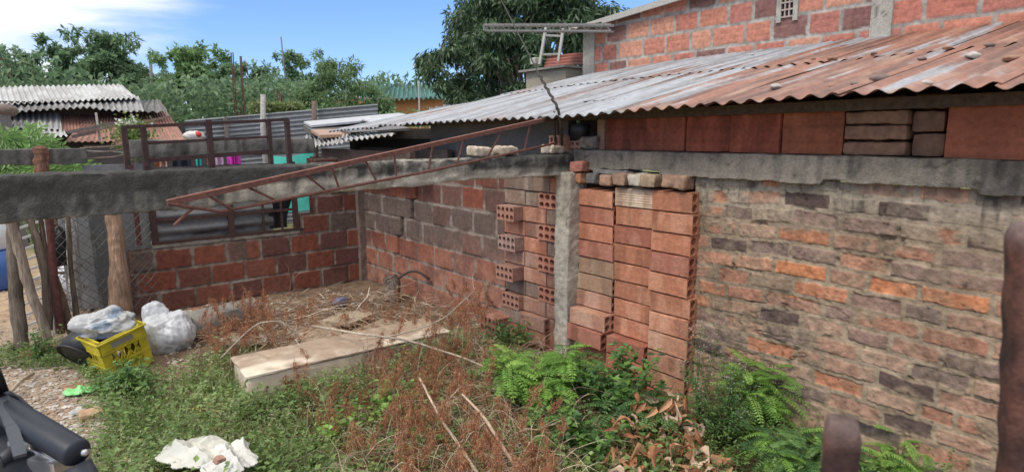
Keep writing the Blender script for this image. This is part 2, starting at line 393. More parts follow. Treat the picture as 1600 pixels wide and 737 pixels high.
# front tie beam: black with mould on the left, flaking pale on the right
root = thing('concrete_beam', 'long mould stained concrete beam crossing the yard, flaking pale at its right end', 'beam', (1, 3.38, 1.45))
mb = MB()
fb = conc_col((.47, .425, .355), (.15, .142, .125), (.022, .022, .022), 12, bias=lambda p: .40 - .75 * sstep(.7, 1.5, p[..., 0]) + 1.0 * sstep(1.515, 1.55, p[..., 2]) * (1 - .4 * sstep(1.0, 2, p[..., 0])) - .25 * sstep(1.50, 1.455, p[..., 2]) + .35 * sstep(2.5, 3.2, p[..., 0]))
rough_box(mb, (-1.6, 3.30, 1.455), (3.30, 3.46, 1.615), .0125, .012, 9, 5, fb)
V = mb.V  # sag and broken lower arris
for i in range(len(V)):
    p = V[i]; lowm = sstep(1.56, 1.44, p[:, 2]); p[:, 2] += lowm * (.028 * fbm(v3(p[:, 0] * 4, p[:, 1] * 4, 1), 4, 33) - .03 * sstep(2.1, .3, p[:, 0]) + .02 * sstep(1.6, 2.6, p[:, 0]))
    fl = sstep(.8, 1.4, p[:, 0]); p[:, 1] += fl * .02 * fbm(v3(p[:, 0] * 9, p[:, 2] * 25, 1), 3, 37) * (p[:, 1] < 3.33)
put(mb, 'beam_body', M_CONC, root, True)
# ring beam over the right hand wall
root = thing('concrete_beam', 'grey concrete beam with cracked lower edge along the top of the old brick wall', 'beam', (3.4, 1.2, 1.5))
mb = MB(); rb_ = conc_col((.25, .215, .175), (.115, .10, .085), (.045, .04, .035), 44, bias=lambda p: .12 * sstep(1.58, 1.65, p[..., 2]) - .12 + .35 * sstep(1.6, .4, p[..., 1]))
rough_box(mb, (3.265, -1.3, 1.512), (3.52, 3.44, 1.652), .0125, .008, 10, 8, rb_)
for p in mb.V:
    lowm = sstep(1.57, 1.50, p[:, 2]); p[:, 2] += lowm * (.022 * fbm(v3(p[:, 0], p[:, 1] * 6, 1), 4, 63) + .012 * np.sign(fbm(v3(0, p[:, 1] * 3, 4), 2, 68)))
    p[:, 0] += -.012 * sstep(1.53, 1.50, p[:, 2]) * (p[:, 0] < 3.3)
put(mb, 'beam_body', M_CONC, root, True)
root = thing('concrete_column', 'rough concrete column between the block wall and the brick stack, holding up the beams', 'column', (3.2, 3.38, 0))
mb = MB(); cc_ = conc_col((.44, .385, .31), (.27, .235, .185), (.2, .17, .13), 71, bias=-.3)
rough_box(mb, (3.13, 3.215, -.15), (3.32, 3.365, 1.49), .0125, .012, 20, 14, cc_)
for p in mb.V: p[:, 0] += .010 * np.sin(p[:, 2] * 5) ; p[:, 1] += .012 * np.sin(p[:, 2] * 3.3 + 1)
put(mb, 'column_body', M_CONC, root, True)
# back beam: two pieces joined by bare bars
db = conc_col((.2, .19, .17), (.085, .08, .074), (.03, .03, .03), 81, bias=.15)
for (xa, xb, za, zb, lab) in ((-1.2, .55, 1.52, 1.66, 'black weathered concrete beam stub on the far left behind the front beam'),
                              (.86, 2.74, 1.56, 1.73, 'dark concrete beam over the window wall behind the steel grille')):
    root = thing('concrete_beam', lab, 'beam', (xa, 7.08, za)); mb = MB()
    rough_box(mb, (xa, 7.0, za), (xb, 7.15, zb), .03, .014, 8, 91, db); put(mb, 'beam_body', M_CONC, root, True)
    if xa > 0:
        for dz in (1.60, 1.655, 1.70):
            mb = MB(); mb.tube([(.5, 7.05, dz - .04), (.62, 7.06, dz - .035), (.75, 7.06, dz - .03), (.9, 7.05, dz)], .008, 6, (.2, .15, .12)); put(mb, 'reinforcing_bar', M_STEEL, root, True)

# ------------------------------------------------------------------ hollow block walls around the yard
RED = [(.200, .064, .040), (.17, .055, .036), (.225, .075, .046), (.155, .060, .043), (.135, .058, .046)]
def block_fn(L, H, seed, dusty, grey_rows, axis):  # dusty: mask for the paler, pinkish block tone
    def f(U, V):
        inb, r, k, d, fv = bricks(U, V + .02, L, H, .016, seed, warp=.003, wf=9, jl=.06, bevel=.006)
        p = v3(U, V); n1 = fbm(p * 30, 4, seed); n2 = fbm(p * 3.2, 4, seed + 3); n3 = fbm(p * 9, 3, seed + 5)
        ribs = np.sin(fv * 2 * math.pi / .0135) * .0006
        h = inb * (.007 + (hsh(k, r, seed) - .5) * .008 + ribs) + n1 * .0012 + (1 - inb) * n3 * .005
        bc = pick(RED, hsh(k, r, seed + 2)); g = sstep(.45, .8, hsh(k, r, seed + 6) * .6 + grey_rows(U, V, r) * .6 + n2 * .1)
        bc = mixc(bc, (.125, .088, .072), g)
        bc = mixc(bc, (.41, .20, .135), dusty(U, V) * (.55 + .4 * n3))
        bc = bc * (1 + .18 * n3 + .10 * n1)[..., None]
        mo = mixc((.135, .10, .08), (.085, .062, .05), sstep(-.3, .4, n3))
        sm = sstep(.006, -.002, d) * 0
        smear = sstep(.25, .6, n3 + .5 * sstep(.02, .0, d)) * sstep(.03, .0, d)
        return h, mixc(mixc(mo, bc, inb), (.27, .225, .185), smear * .8)
    return f
# receding side wall with its stepped crack
sf = block_fn(.36, .218, 21, lambda U, V: sstep(.9, .25, V + .12 * (U - 5)), lambda U, V, r: np.where((r == 3) | (r == 4), 1.0, .1), 0)  # paler towards the foot: partly pinkish blocks, partly light put into the colour
def side_fn(U, V):
    h, c = sf(U, V)
    # crack path: steps down towards the left (greater Y = deeper)
    path = 5.62 + .22 * np.floor((V - .1) / .218) * -.28 + .06 * np.floor((V) / .218)
    path = np.interp(V, [.0, .20, .21, .42, .43, .64, .65, .86, .87, 1.08, 1.09, 1.3], [6.22, 6.22, 6.22, 6.22, 6.12, 6.12, 6.02, 6.02, 5.78, 5.78, 5.66, 5.66])
    wd = np.interp(V, [0, .3, .6, .9, 1.3], [.004, .008, .028, .034, .02]); 
    dk = np.abs(U - path - .012 * fbm(v3(U * 8, V * 8), 3, 2))
    m = sstep(wd + .006, wd, dk); 
    return h - m * .07, mixc(c, (.03, .022, .018), m * .9)
root = thing('side_block_wall', 'receding red and grey hollow block wall with a stepped crack near the corner', 'wall', (3.3, 5.5, 0))
mb = MB(); wall(mb, 0, 3.29, 4.16, 7.02, -.15, 1.50, .009, side_fn)
mb.box((3.36, 3.46, -.2), (3.46, 7.15, 1.49), (.12, .09, .07)); put(mb, 'wall_face', M_MASON, root, True)
# corner post of mortar
mb = MB(); rough_box(mb, (3.20, 6.93, -.15), (3.31, 7.08, 1.52), .02, .008, 10, 3, conc_col((.22, .15, .12), (.15, .105, .085), (.09, .07, .06), 5)); put(mb, 'corner_post', M_MASON, root, True)

# back wall with window gap
bf = block_fn(.342, .2175, 45, lambda U, V: sstep(.25, -.1, V) * .15, lambda U, V, r: np.where(r == 3, .7, .0) + np.where((r == 2) & (U < 1.9), .35, 0), 1)
def bmask(U, V):
    return ((V < .43) & (U > .78)) | ((V >= .40) & (V < .66) & (U > .80)) & (V < .66) | ((V >= .6) & (U > 2.50) & (V < .88)) | ((V >= .85) & (U > 2.66))
root = thing('back_block_wall', 'shaded red block wall facing us across the yard, below the window opening', 'wall', (2, 7.05, 0))
mb = MB(); wall(mb, 1, 7.0, .78, 3.24, -.15, 1.52, .009, bf, bmask)
for a, b, c_, d_ in ((.79, 3.24, -.2, .645), (2.51, 3.24, .645, .865), (2.67, 3.24, .865, 1.5)): mb.box((a, 7.01, c_), (b, 7.12, d_), (.16, .07, .045))
put(mb, 'wall_face', M_MASON, root, True)
mb = MB(); rough_box(mb, (.99, 6.985, .648), (2.50, 7.12, .685), .03, .006, 12, 4, conc_col((.3, .26, .22), (.2, .17, .14), (.1, .09, .08), 6)); put(mb, 'window_sill', M_CONC, root, True)

# window: steel frame with bars, closed by grey sheet
root = thing('steel_window', 'rusty steel window frame closed with grey corrugated sheet above the back wall', 'window', (1.75, 7.03, .68))
mb = MB(); STC = (.06, .032, .027)
for x in (1.03, 1.76, 2.46): mb.box((x - .028, 6.99, .70), (x + .028, 7.03, 1.47), STC)
mb.box((1.0, 6.985, .685), (2.53, 7.035, .71), STC)
for z in (.93, 1.17, 1.40): mb.box((1.05, 6.995, z - .014), (2.48, 7.025, z + .014), STC)
for x in (2.1, 2.3): mb.box((x - .010, 6.993, .71), (x + .010, 7.018, 1.45), STC)
put(mb, 'window_frame', M_STEEL, root)
def zc(c1, c2, seed, fr=(4, 4, 4)):
    def f(p, u, v):
        a = fbm(p * np.array(fr), 4, seed); b = fbm(p * 22, 3, seed + 2)
        return mixc(c1, c2, sstep(-.25, .35, a + .3 * b)) * (1 + .2 * b)[..., None]
    return f
mb = MB(); corr(mb, (1.05, 7.055, .70), (1.05, 7.055, 1.46), (2.22, 7.055, 1.46), (2.22, 7.055, .70), 5, .028, zc((.24, .235, .23), (.055, .05, .05), 3, (1.2, 2, 9)), nv=30); put(mb, 'sheet_panel', M_SHEET, root, True)
mb = MB(); n_ = 24; U, V = np.meshgrid(np.linspace(0, 1, n_), np.linspace(0, 1, n_), indexing='ij')
px_ = 2.18 + U * (.25 + .05 * np.sin((1 - V) * 5) * U); mb.add(v3(px_, 7.07 + .02 * fbm(v3(U * 4, V * 3), 3, 4), px_ * 0 + .72 + V * .70).reshape(-1, 3), grid_faces(n_, n_), (.012, .012, .016)); put(mb, 'dark_gap_sheet', M_BLACK, root, True)  # black sheet added to darken the gap beside the grey panel

# upright toothed pier of bricks between the side wall and the column
def hollow(mb, L, H, D, nx, nz, col, rim=.012, M=None, seed=0, groove=0):
    """extruded clay brick: length L along x, holes run through it; section D (y) by H (z)"""
    def sec(x):
        pts = []; 
        return pts
    V = []; F = []
    cw = D / nx; ch = H / nz; an = np.arange(8) * math.pi / 4 + math.pi / 8
    ox = np.cos(an) / math.cos(math.pi / 8); oz = np.sin(an) / math.cos(math.pi / 8)
    base_rings = []
    for side, x in enumerate((-L / 2, L / 2)):
        for i in range(nx):
            for j in range(nz):
                cy = -D / 2 + (i + .5) * cw; cz = -H / 2 + (j + .5) * ch
                b0 = len(V); V += [(x, cy - cw / 2, cz - ch / 2), (x, cy + cw / 2, cz - ch / 2), (x, cy + cw / 2, cz + ch / 2), (x, cy - cw / 2, cz + ch / 2)]
                for k in range(8): V.append((x, cy + ox[k] * (cw / 2 - rim * .75), cz + oz[k] * (ch / 2 - rim * .75)))
                h = b0 + 4   # octagon verts angles 22.5,67.5,...
                q = [(b0 + 2, h + 0, h + 1), (b0 + 2, h + 1, h + 2, b0 + 3), (b0 + 3, h + 2, h + 3), (b0 + 3, h + 3, h + 4, b0), (b0, h + 4, h + 5), (b0, h + 5, h + 6, b0 + 1), (b0 + 1, h + 6, h + 7), (b0 + 1, h + 7, h + 0, b0 + 2)]
                F += [t if side else t[::-1] for t in q]
                base_rings.append(h)
    m = nx * nz
    for a in range(m):
        p_, q_ = base_rings[a], base_rings[a + m]
        for k in range(8): F.append((p_ + k, q_ + k, q_ + (k + 1) % 8, p_ + (k + 1) % 8))
    V = np.array(V, float); mbv = V.copy()
    tone = fbm(np.c_[V[:, 0] * 7, V[:, 1] * 7, V[:, 2] * 7] + seed, 3, seed)
    col = np.asarray(col)
    def tr(v): return v @ M[:3, :3].T + M[:3, 3] if M is not None else v
    mb.add(tr(V), F, np.clip(col * (1 + .1 * tone[:, None]), 0, 1))
    # outer skin, subdivided along the length so stains and slightly bowed edges show
    for ax, sg in ((1, -1), (1, 1), (2, -1), (2, 1)):
        nb = 29; oth = 2 if ax == 1 else 1; hb = (H if oth == 2 else D) / 2; nc = 21 
        A, B = np.meshgrid(np.linspace(-L / 2, L / 2, nb), np.linspace(-hb, hb, nc), indexing='ij')
        p = np.zeros(A.shape + (3,)); p[..., 0] = A; p[..., oth] = B; p[..., ax] = sg * (D if ax == 1 else H) / 2
        e = 1 - sstep(0, .006, hb - np.abs(B)); w = .0022 * fbm(v3(A * 30, B * 30, seed + ax), 3, seed) - e * .0055 - .007 * sstep(.1, .5, fbm(v3(A * 12, sg * 3 + B * 12, seed + 3), 3, seed)) * e
        if groove: w = w + .0018 * np.sign(np.sin(B * 2 * math.pi / .016))
        w = w * (np.abs(A) < L / 2 - .001)
        p[..., ax] += sg * w
        s1 = fbm(v3(A * 9 + seed * 3.1, B * 3 + seed, sg), 3, seed + 5); s2 = fbm(v3(A * 40, B * 40, seed), 3, 9)
        cc2 = mixc(col, np.array(col) * np.array([1.22, 1.42, 1.5]), sstep(-.05, .3, s1)) * (1 + .12 * s2)[..., None]
        cc2 = mixc(cc2, np.array(col) * .60, sstep(.05, .4, fbm(v3(A * 11 + 9, B * 2.0, seed * 2), 3, seed + 8)) * .65); cc2 = mixc(cc2, np.array(col) * .55, e * .55) * (1 - .10 * (np.sin(B * 2 * math.pi / .012) > .2))[..., None]  # edges also darkened in the colour, as shade for the gaps between bricks
        mb.add(tr(p.reshape(-1, 3)), grid_faces(nb, nc), cc2.reshape(-1, 3))
    return mb
def hollow_front(mb, lo, hi, nx, nz, col, seed, rim=.012):
    """brick whose holed end looks along -x"""
    lo = np.array(lo); hi = np.array(hi); c_ = (lo + hi) / 2; s_ = hi - lo
    hollow(mb, s_[0], s_[2], s_[1], nx, nz, col, rim, mat4(c_), seed)
pier = thing('toothed_brick_pier', 'pier of mixed bricks with jutting hollow ends left of the concrete column', 'brick pier', (3.35, 3.8, 0))
TC = [(.40, .185, .12), (.33, .165, .115), (.42, .165, .10), (.24, .16, .12), (.37, .20, .14)]
pit = .1285; zt = 1.43
for r in range(12):
    z1 = zt - r * pit; z0 = z1 - pit + .006
    if z1 < -.02: break
    jut = (r % 2 == 1 and r >= 1)
    ys = 4.16 - .02 * (r % 3); xf = 3.275 + .006 * math.sin(r * 2.1)
    bcol = lambda s_: np.array(TC[int(hsh(r, s_, 4) * 5)])
    if r in (2, 4, 6, 8):                       # jutting end + stretcher
        j = [.10, .10, .12, .05][(r // 2) - 1]
        mb = MB(); hollow_front(mb, (xf - j, 3.90, z0), (xf - j + .3, 4.13, z1), 4, 2, (.36, .19, .14) if r != 4 else (.34, .22, .18), r); put(mb, 'jutting_brick', M_BLOCK, pier)
        mb = MB(); hollow(mb, .28, z1 - z0, .12, 2, 2, bcol(1), .02, mat4((xf + .06, 3.755, (z0 + z1) / 2), math.pi / 2), r + 40); put(mb, 'stretcher_brick', M_BLOCK, pier)
        mb = MB(); hollow(mb, .145, z1 - z0, .12, 2, 2, bcol(2), .02, mat4((xf + .065, 3.535, (z0 + z1) / 2), math.pi / 2), r + 50); put(mb, 'stretcher_brick', M_BLOCK, pier)
    else:
        o = .05 if r > 8 else 0
        mb = MB(); hollow(mb, .27, z1 - z0, .12, 2, 2, bcol(3), .02, mat4((xf + .062 - o, 4.02, (z0 + z1) / 2), math.pi / 2), r + 60); put(mb, 'stretcher_brick', M_BLOCK, pier)
        if r in (0, 9, 10):
            mb = MB(); hollow(mb, .30, z1 - z0, .12, 2, 2, bcol(4), .02, mat4((xf + .058 - o, 3.73, (z0 + z1) / 2), math.pi / 2 + .02), r + 70); put(mb, 'stretcher_brick', M_BLOCK, pier)
            mb = MB(); hollow(mb, .13, z1 - z0, .12, 2, 2, bcol(5), .02, mat4((xf + .066, 3.515, (z0 + z1) / 2), math.pi / 2), r + 75); put(mb, 'stretcher_brick', M_BLOCK, pier)
        else:
            mb = MB(); hollow(mb, .19, z1 - z0, .12, 2, 2, bcol(6), .02, mat4((xf + .066, 3.785, (z0 + z1) / 2), math.pi / 2), r + 80); put(mb, 'stretcher_brick', M_BLOCK, pier)
            mb = MB(); hollow_front(mb, (xf - .012, 3.49, z0), (xf + .28, 3.70, z1), 3, 2, (.43, .19, .13), r + 90); put(mb, 'header_brick', M_BLOCK, pier)
mb = MB(); hollow_front(mb, (3.06, 4.02, .06), (3.30, 4.24, .20), 4, 2, (.33, .14, .10), 7)
o = mb.build('hollow_brick', M_BLOCK); tag(o, 'loose hollow brick lying on the ground at the foot of the toothed pier', 'brick')

# ------------------------------------------------------------------ dry stack of hollow bricks right of the column
cols = [('left', 3.214, 2.868, 3.235, 2), ('middle', 2.864, 2.532, 3.252, 2), ('right', 2.528, 2.222, 3.228, 2)]
SC = [(.48, .205, .12), (.43, .175, .10), (.34, .125, .08), (.50, .245, .15), (.40, .20, .13), (.46, .185, .105)]
for ci, (cname, ya, yb, xf, nh) in enumerate(cols):
    z = -.02 - .03 * ci; zs = []
    top = [1.375, 1.405, 1.41][ci]; n = 11
    ph = (top - (z)) / n
    for r in range(n):                     # r counts from the bottom
        z0 = z + r * ph; z1 = z0 + ph - .006
        fromtop = n - 1 - r
        out = 0
        if ci == 0 and fromtop in (7, 8): out = -.085 - .015 * (fromtop == 8)
        if ci == 1 and fromtop in (8, 9): out = -.065
        if ci == 0 and fromtop in (9, 10): out = .01
        dy = (hsh(ci, r, 2) - .5) * .02; dx = (hsh(ci, r, 3) - .5) * .014 + out; rot = (hsh(ci, r, 5) - .5) * .035
        colr = np.array(SC[int(hsh(ci, r, 8) * 6)]) * (.92 + .16 * hsh(ci, r, 9))
        if ci == 0 and fromtop in (4, 5): colr = np.array((.36, .22, .14))
        gr = ci == 1 and fromtop == 0
        if gr: colr = np.array((.50, .34, .24))
        mb = MB(); hollow(mb, abs(ya - yb), z1 - z0, .20, 3, 2, colr, .011, None, r + 20 * ci, groove=gr)
        o = mb.build('hollow_brick', M_BLOCK); 
        o.location = (xf + .10 + dx, (ya + yb) / 2 + dy, (z0 + z1) / 2); o.rotation_euler = (0, (hsh(ci, r, 6) - .5) * .02, math.pi / 2 + rot)
        pos = 'topmost' if fromtop == 0 else 'bottom' if r == 0 else ORD[fromtop]
        tail = f'{pos} brick from the top' if 0 < fromtop and r else f'{pos} brick'
        look = 'grooved pale' if gr else 'jutting orange' if out < 0 else 'olive stained' if (ci == 0 and fromtop in (4, 5)) else 'terracotta'
        tag(o, f'{look} hollow brick, {cname} column of the dry stack, {tail}', 'brick', 'hollow bricks dry stacked beside the column')
# small solid bricks laid along the top of the stack
cap = [(3.20, .10, .075, (.40, .19, .11), 'orange half brick'), (3.06, .10, .075, (.16, .15, .14), 'dark grey half brick'), (2.93, .10, .075, (.37, .22, .15), 'pinkish half brick'),
       (2.80, .11, .08, (.34, .21, .15), 'dusty brown half brick'), (2.67, .11, .08, (.47, .41, .33), 'pale cream stone'), (2.55, .12, .08, (.38, .27, .18), 'tan rounded brick piece'), (2.36, .17, .085, (.36, .22, .15), 'long brown brick')]
def lumpy(name, lab, cat, c_, size, col, seed, rz=0, amp=.10, group=None, mat=None):
    mb = MB(); sx, sy, sz = size; col = np.array(col)
    rough_box(mb, (-sx / 2, -sy / 2, -sz / 2), (sx / 2, sy / 2, sz / 2), max(sizes_step(size), .005), min(size) * amp, 1.1 / min(size), seed,
              lambda p, n: mixc(col * .8, col * 1.15, sstep(-.4, .4, fbm(p * 25 + seed, 3, seed))))
    o = mb.build(name, mat or M_MASON, smooth=True); o.location = tuple(float(q) for q in c_); o.rotation_euler = (hsh(seed, 1) * .1 - .05, hsh(seed, 2) * .1 - .05, rz); return tag(o, lab, cat, group)
def sizes_step(s): return max(s) / 16
for i, (y, w, h, col, nm) in enumerate(cap):
    lumpy('solid_brick', f'{nm} in the row topping the hollow brick stack, {ORD[i]} from the column', 'brick', (3.28, y, 1.425 + h / 2 - .012 * (i < 3)), (.17, w, h), col, 200 + i, (hsh(i, 7) - .5) * .2, .13, 'small bricks along the top of the stack')
lumpy('solid_brick', 'reddish half brick jammed under the beam right beside the column top', 'brick', (3.26, 3.20, 1.53), (.16, .12, .075), (.36, .15, .11), 230, .1, .1, 'small bricks along the top of the stack')
lumpy('flat_stone', 'thin grey mortar slab wedged between the beam and the row of small bricks', 'stone', (3.31, 2.92, 1.505), (.16, .30, .03), (.2, .19, .18), 231, .05, .2)
lumpy('solid_brick', 'tan half brick under the front beam at the top left of the concrete column', 'brick', (3.20, 3.57, 1.47), (.14, .14, .07), (.36, .25, .18), 233, .1, .12)
# three pale stones on the front beam
for i, (px, w, nm) in enumerate(((748, .16, 'leftmost'), (787, .17, 'middle'), (862, .15, 'rightmost'))):
    q = P(px, 232, 1, 3.40); lumpy('pale_stone', f'{nm} of the three pale sandy stones resting on top of the front beam', 'stone', (q[0], 3.385, 1.655), (w, .11, .06), (.52, .43, .33), 240 + i, .1, .22, 'pale stones on the front beam', M_STONE)

# ------------------------------------------------------------------ infill above the beam
root = thing('block_infill_wall', 'wall of wide red clay blocks and adobe bricks in the shade under the roof edge', 'wall', (3.45, 1, 1.65))
ed = [3.16, 3.08, 2.70, 2.39, 2.075, 1.757, 1.421]
IC = [(.30, .17, .12), (.27, .075, .045), (.29, .085, .05), (.30, .08, .046), (.33, .09, .05), (.38, .125, .062)]
for i in range(6):
    mb = MB(); cI = np.array(IC[i]); of = (.0, .012, -.006, .008, -.004, .010)[i]
    rough_box(mb, (3.36 + of, ed[i + 1] + .003, 1.655), (3.46, ed[i] - .003, 1.945 - .01 * (i % 2)), .016, .003, 9, 300 + i, lambda p, n, cI=cI: mixc(cI * .75, cI * 1.3, sstep(-.4, .5, fbm(p * np.array([6, 14, 4]), 4, 5))) * (1 - .16 * (np.sin(p[..., 2] * 2 * math.pi / .085) > .93))[..., None])
    put(mb, 'clay_block', M_BLOCK, root, True)
AD = (.28, .155, .095)
for i, z in enumerate((1.655, 1.735, 1.808)):
    mb = MB(); rough_box(mb, (3.35, 1.125, z), (3.5, 1.415, z + .068), .016, .012, 14, 320 + i, lambda p, n: np.array(AD) * (1 + .25 * fbm(p * 20, 3, 4))[..., None]); put(mb, 'adobe_brick', M_MASON, root, True)
for (a, b, z0, z1, s_) in ((.975, 1.115, 1.655, 1.765, 1), (.985, 1.12, 1.772, 1.87, 2), (1.15, 1.41, 1.88, 1.95, 3), (.98, 1.12, 1.876, 1.95, 4)):
    mb = MB(); rough_box(mb, (3.39, a, z0), (3.5, b, z1), .016, .010, 14, 330 + s_, lambda p, n: np.array(AD) * .8 * (1 + .25 * fbm(p * 20, 3, 4))[..., None]); put(mb, 'adobe_brick', M_MASON, root, True)
for i, (a, b) in enumerate(((.66, .962), (.34, .654), (.02, .334), (-.30, .014), (-.62, -.306))):
    mb = MB(); rough_box(mb, (3.34, a, 1.65), (3.44, b, 1.935), .016, .003, 9, 340 + i, lambda p, n: np.array((.34, .11, .06)) * (1 + .3 * fbm(p * np.array([6, 14, 4]), 4, 4) - .14 * (np.sin(p[..., 2] * 2 * math.pi / .085) > .93))[..., None]); put(mb, 'clay_block', M_BLOCK, root, True)
# dark lining wall behind (inside the lean-to)
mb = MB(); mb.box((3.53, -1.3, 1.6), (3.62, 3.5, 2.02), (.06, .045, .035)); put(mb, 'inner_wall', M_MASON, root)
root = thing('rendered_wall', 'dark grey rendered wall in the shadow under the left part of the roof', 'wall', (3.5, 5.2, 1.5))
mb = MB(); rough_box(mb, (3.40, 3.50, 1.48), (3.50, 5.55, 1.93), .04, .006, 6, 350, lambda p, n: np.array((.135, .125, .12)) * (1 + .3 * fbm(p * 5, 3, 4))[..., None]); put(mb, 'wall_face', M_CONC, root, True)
# things standing on the beam end above the column
for i, (px, y0) in enumerate(((874, 3.40), (908, 3.32))):
    q = P(px, 212, 1, y0); mb = MB(); hollow(mb, .145 if i else .12, .125 if i == 0 else .085, .10, 2, 2, (.46, .24, .17), .015, None, 360 + i, groove=1)
    o = mb.build('grooved_brick', M_BLOCK); o.location = (q[0], y0, 1.632 + (.0625 if i == 0 else .0425)); o.rotation_euler = (0, 0, .08)
    tag(o, ('taller grooved clay brick standing on the beam end left of the roof cable foot', 'shorter grooved clay brick lying on the beam end beside an adobe lump')[i], 'brick')
lumpy('adobe_lump', 'rounded grey adobe lump beside the grooved bricks over the column', 'stone', (3.36, 3.22, 1.70), (.12, .16, .10), (.26, .21, .16), 370, .2, .25)
mb = MB(); mb.tube([(3.33, 3.30, 1.725), (3.33, 3.30, 1.73), (3.33, 3.30, 1.84), (3.33, 3.30, 1.845)], [.05, .068, .075, .07], 16, (.02, .02, .024)); tag(mb.build('plastic_bucket', M_PLAST, smooth=True), 'small black plastic container tucked under the eave above the column', 'container')

# ------------------------------------------------------------------ big corrugated roof
XE, XR = 3.0, 6.32; ZE = 1.915; SL = math.tan(math.radians(12.0))
def roof_pt(x, y): return np.array([x, y, ZE + (x - XE) * SL + .035 * math.sin(y * .9 + 1) * (x < 3.5) - .05 * sst(y)])
def sst(y): return float(sstep(4.2, 6.0, y)) * 1.0
def rust_fn(seed, bias):
    def f(p, u, v):
        rs = fbm(np.stack([p[..., 0] * .8, p[..., 1] * 9, p[..., 2] * 0], -1), 4, 7); b = fbm(p * 26, 3, seed + 2); lo = fbm(p * 1.4, 3, 13)
        st = fbm(np.stack([p[..., 0] * 1.5, p[..., 1] * 28, p[..., 2] * 0], -1), 3, 17)
        t = sstep(-.16, .24, rs * 1.1 + lo * .45 + .5 * st + .2 * b + bias + .70 * sstep(3.7, 1.9, p[..., 1]) - .36)
        zinc = mixc((.36, .375, .40), (.23, .23, .24), sstep(-.3, .3, st)); ru = mixc((.30, .135, .09), (.15, .078, .06), sstep(-.3, .4, st + b * .4))
        ru = mixc(ru, (.40, .25, .18), sstep(.1, .5, fbm(p * np.array([2, 12, 1]), 3, 23)) * .6)
        c = mixc(zinc, ru, t); c = mixc(c, (.24, .11, .07), sstep(.42, .6, b) * .7 * t)
        return c * (1 + .12 * b)[..., None]
    return f
roof = thing('corrugated_roof', 'long rusty corrugated metal lean-to roof sloping down over the brick walls', 'roof', (3.0, 2, 1.9))
rows = [(XE, 4.75), (4.62, XR)]
PW = .104
for ri, (xa, xb) in enumerate(rows):
    y = -1.35; k = 0
    while y < 5.85:
        wdt = PW * (7 if (k + ri) % 3 else 6); y2 = min(y + wdt, 5.95)
        lift = .008 * ri + .003 * (k % 2); j = (hsh(ri, k, 5) - .5)
        x0 = xa + (j * .10 if ri else j * .045); tw = (hsh(ri, k, 8) - .5) * .03
        A = roof_pt(x0, y) + [0, tw, lift]; B = roof_pt(x0 + .02 * (hsh(k, ri) - .5), y2 + .012) + [0, tw, lift]; C_ = roof_pt(xb, y2 + .012) + [0, -tw, lift]; D_ = roof_pt(xb, y) + [0, -tw, lift]
        nw = round((y2 - y) / PW) + .1
        mb = MB(); corr(mb, A, B, C_, D_, nw, .0115, rust_fn(k, (hsh(ri, k, 31) - .5) * .42 - .04 * ri), nv=60, seed=k, wob=.006, jag=.0 if ri else .004)
        put(mb, 'roof_sheet', M_SHEET, roof, True); y = y2 - .012; k += 1
mb = MB(); dn = np.array([0, 0, .035]); corr(mb, roof_pt(2.98, 5.90) - dn * .5, roof_pt(2.95, 7.15) - dn * 2.2, roof_pt(4.3, 6.5) - dn, roof_pt(4.6, 5.90) - dn * .5, 12, .0115, rust_fn(91, -.1), nv=24, wob=.01, jag=.006); put(mb, 'roof_sheet', M_SHEET, roof, True)
mb = MB()
for x in (3.32, 4.3, 5.4): mb.beam(roof_pt(x, -1.3) - [0, 0, .055], roof_pt(x, 5.9) - [0, 0, .055], .05, .055, (.10, .07, .05))
put(mb, 'purlin', M_WOOD, roof)
# stones that hold the sheets down
spots = [(1300, 98, .05), (1375, 132, .07), (1212, 143, .05), (1270, 98, .03), (1440, 100, .035), (1520, 95, .055), (1480, 82, .04), (1365, 90, .03), (1445, 140, .045), (1300, 143, .03), (1545, 78, .04), (1175, 90, .03), (1580, 100, .05), (1335, 140, .03)]
WH = ['high up below the concrete post of the gable wall', 'large one just above the wavy eave', 'lying near the eave over the wide red blocks', 'tiny one beside the large high stone', 'lying on a rusty sheet toward the right edge', 'pale topmost stone near the right picture edge', 'flat one left of the topmost pale stone', 'small one midway up the middle rusty sheets',
      'small one near the eave above the adobe bricks', 'flat small one near the eave left of the adobe', 'highest small one at the right under the gable', 'leftmost one high up near the vent block', 'nearest the right picture edge', 'smallest one beside the eave over the adobe bricks']
def roof_hit(px, py):
    v = ROT @ np.array([px - 800, -(py - 368.5), -FPX]); n = np.array([-SL, 0, 1.]); t = ((np.array([XE, 0, ZE]) - CAMP) @ n) / (v @ n); return CAMP + t * v
for i, (px, py, s_) in enumerate(spots):
    q = roof_hit(px, py); s_ *= .72
    if q[0] > 6.2: continue
    mb = MB(); col = [(.33, .19, .13), (.2, .15, .13), (.45, .4, .36)][i % 3]; blob(mb, (0, 0, 0), (s_ * .9, s_, s_ * .45), 400 + i, .35, 1.6, 14, col)
    o = mb.build('roof_stone', M_STONE, smooth=True); o.location = (q[0], q[1], q[2] + .028); o.rotation_euler = (0, 0, i)
    nm = ['reddish stone', 'dark flat stone', 'pale stone'][i % 3]; where = WH[i]
    tag(o, f'{nm} on the corrugated roof, {where}'[:200], 'stone', 'stones lying on the corrugated roof')

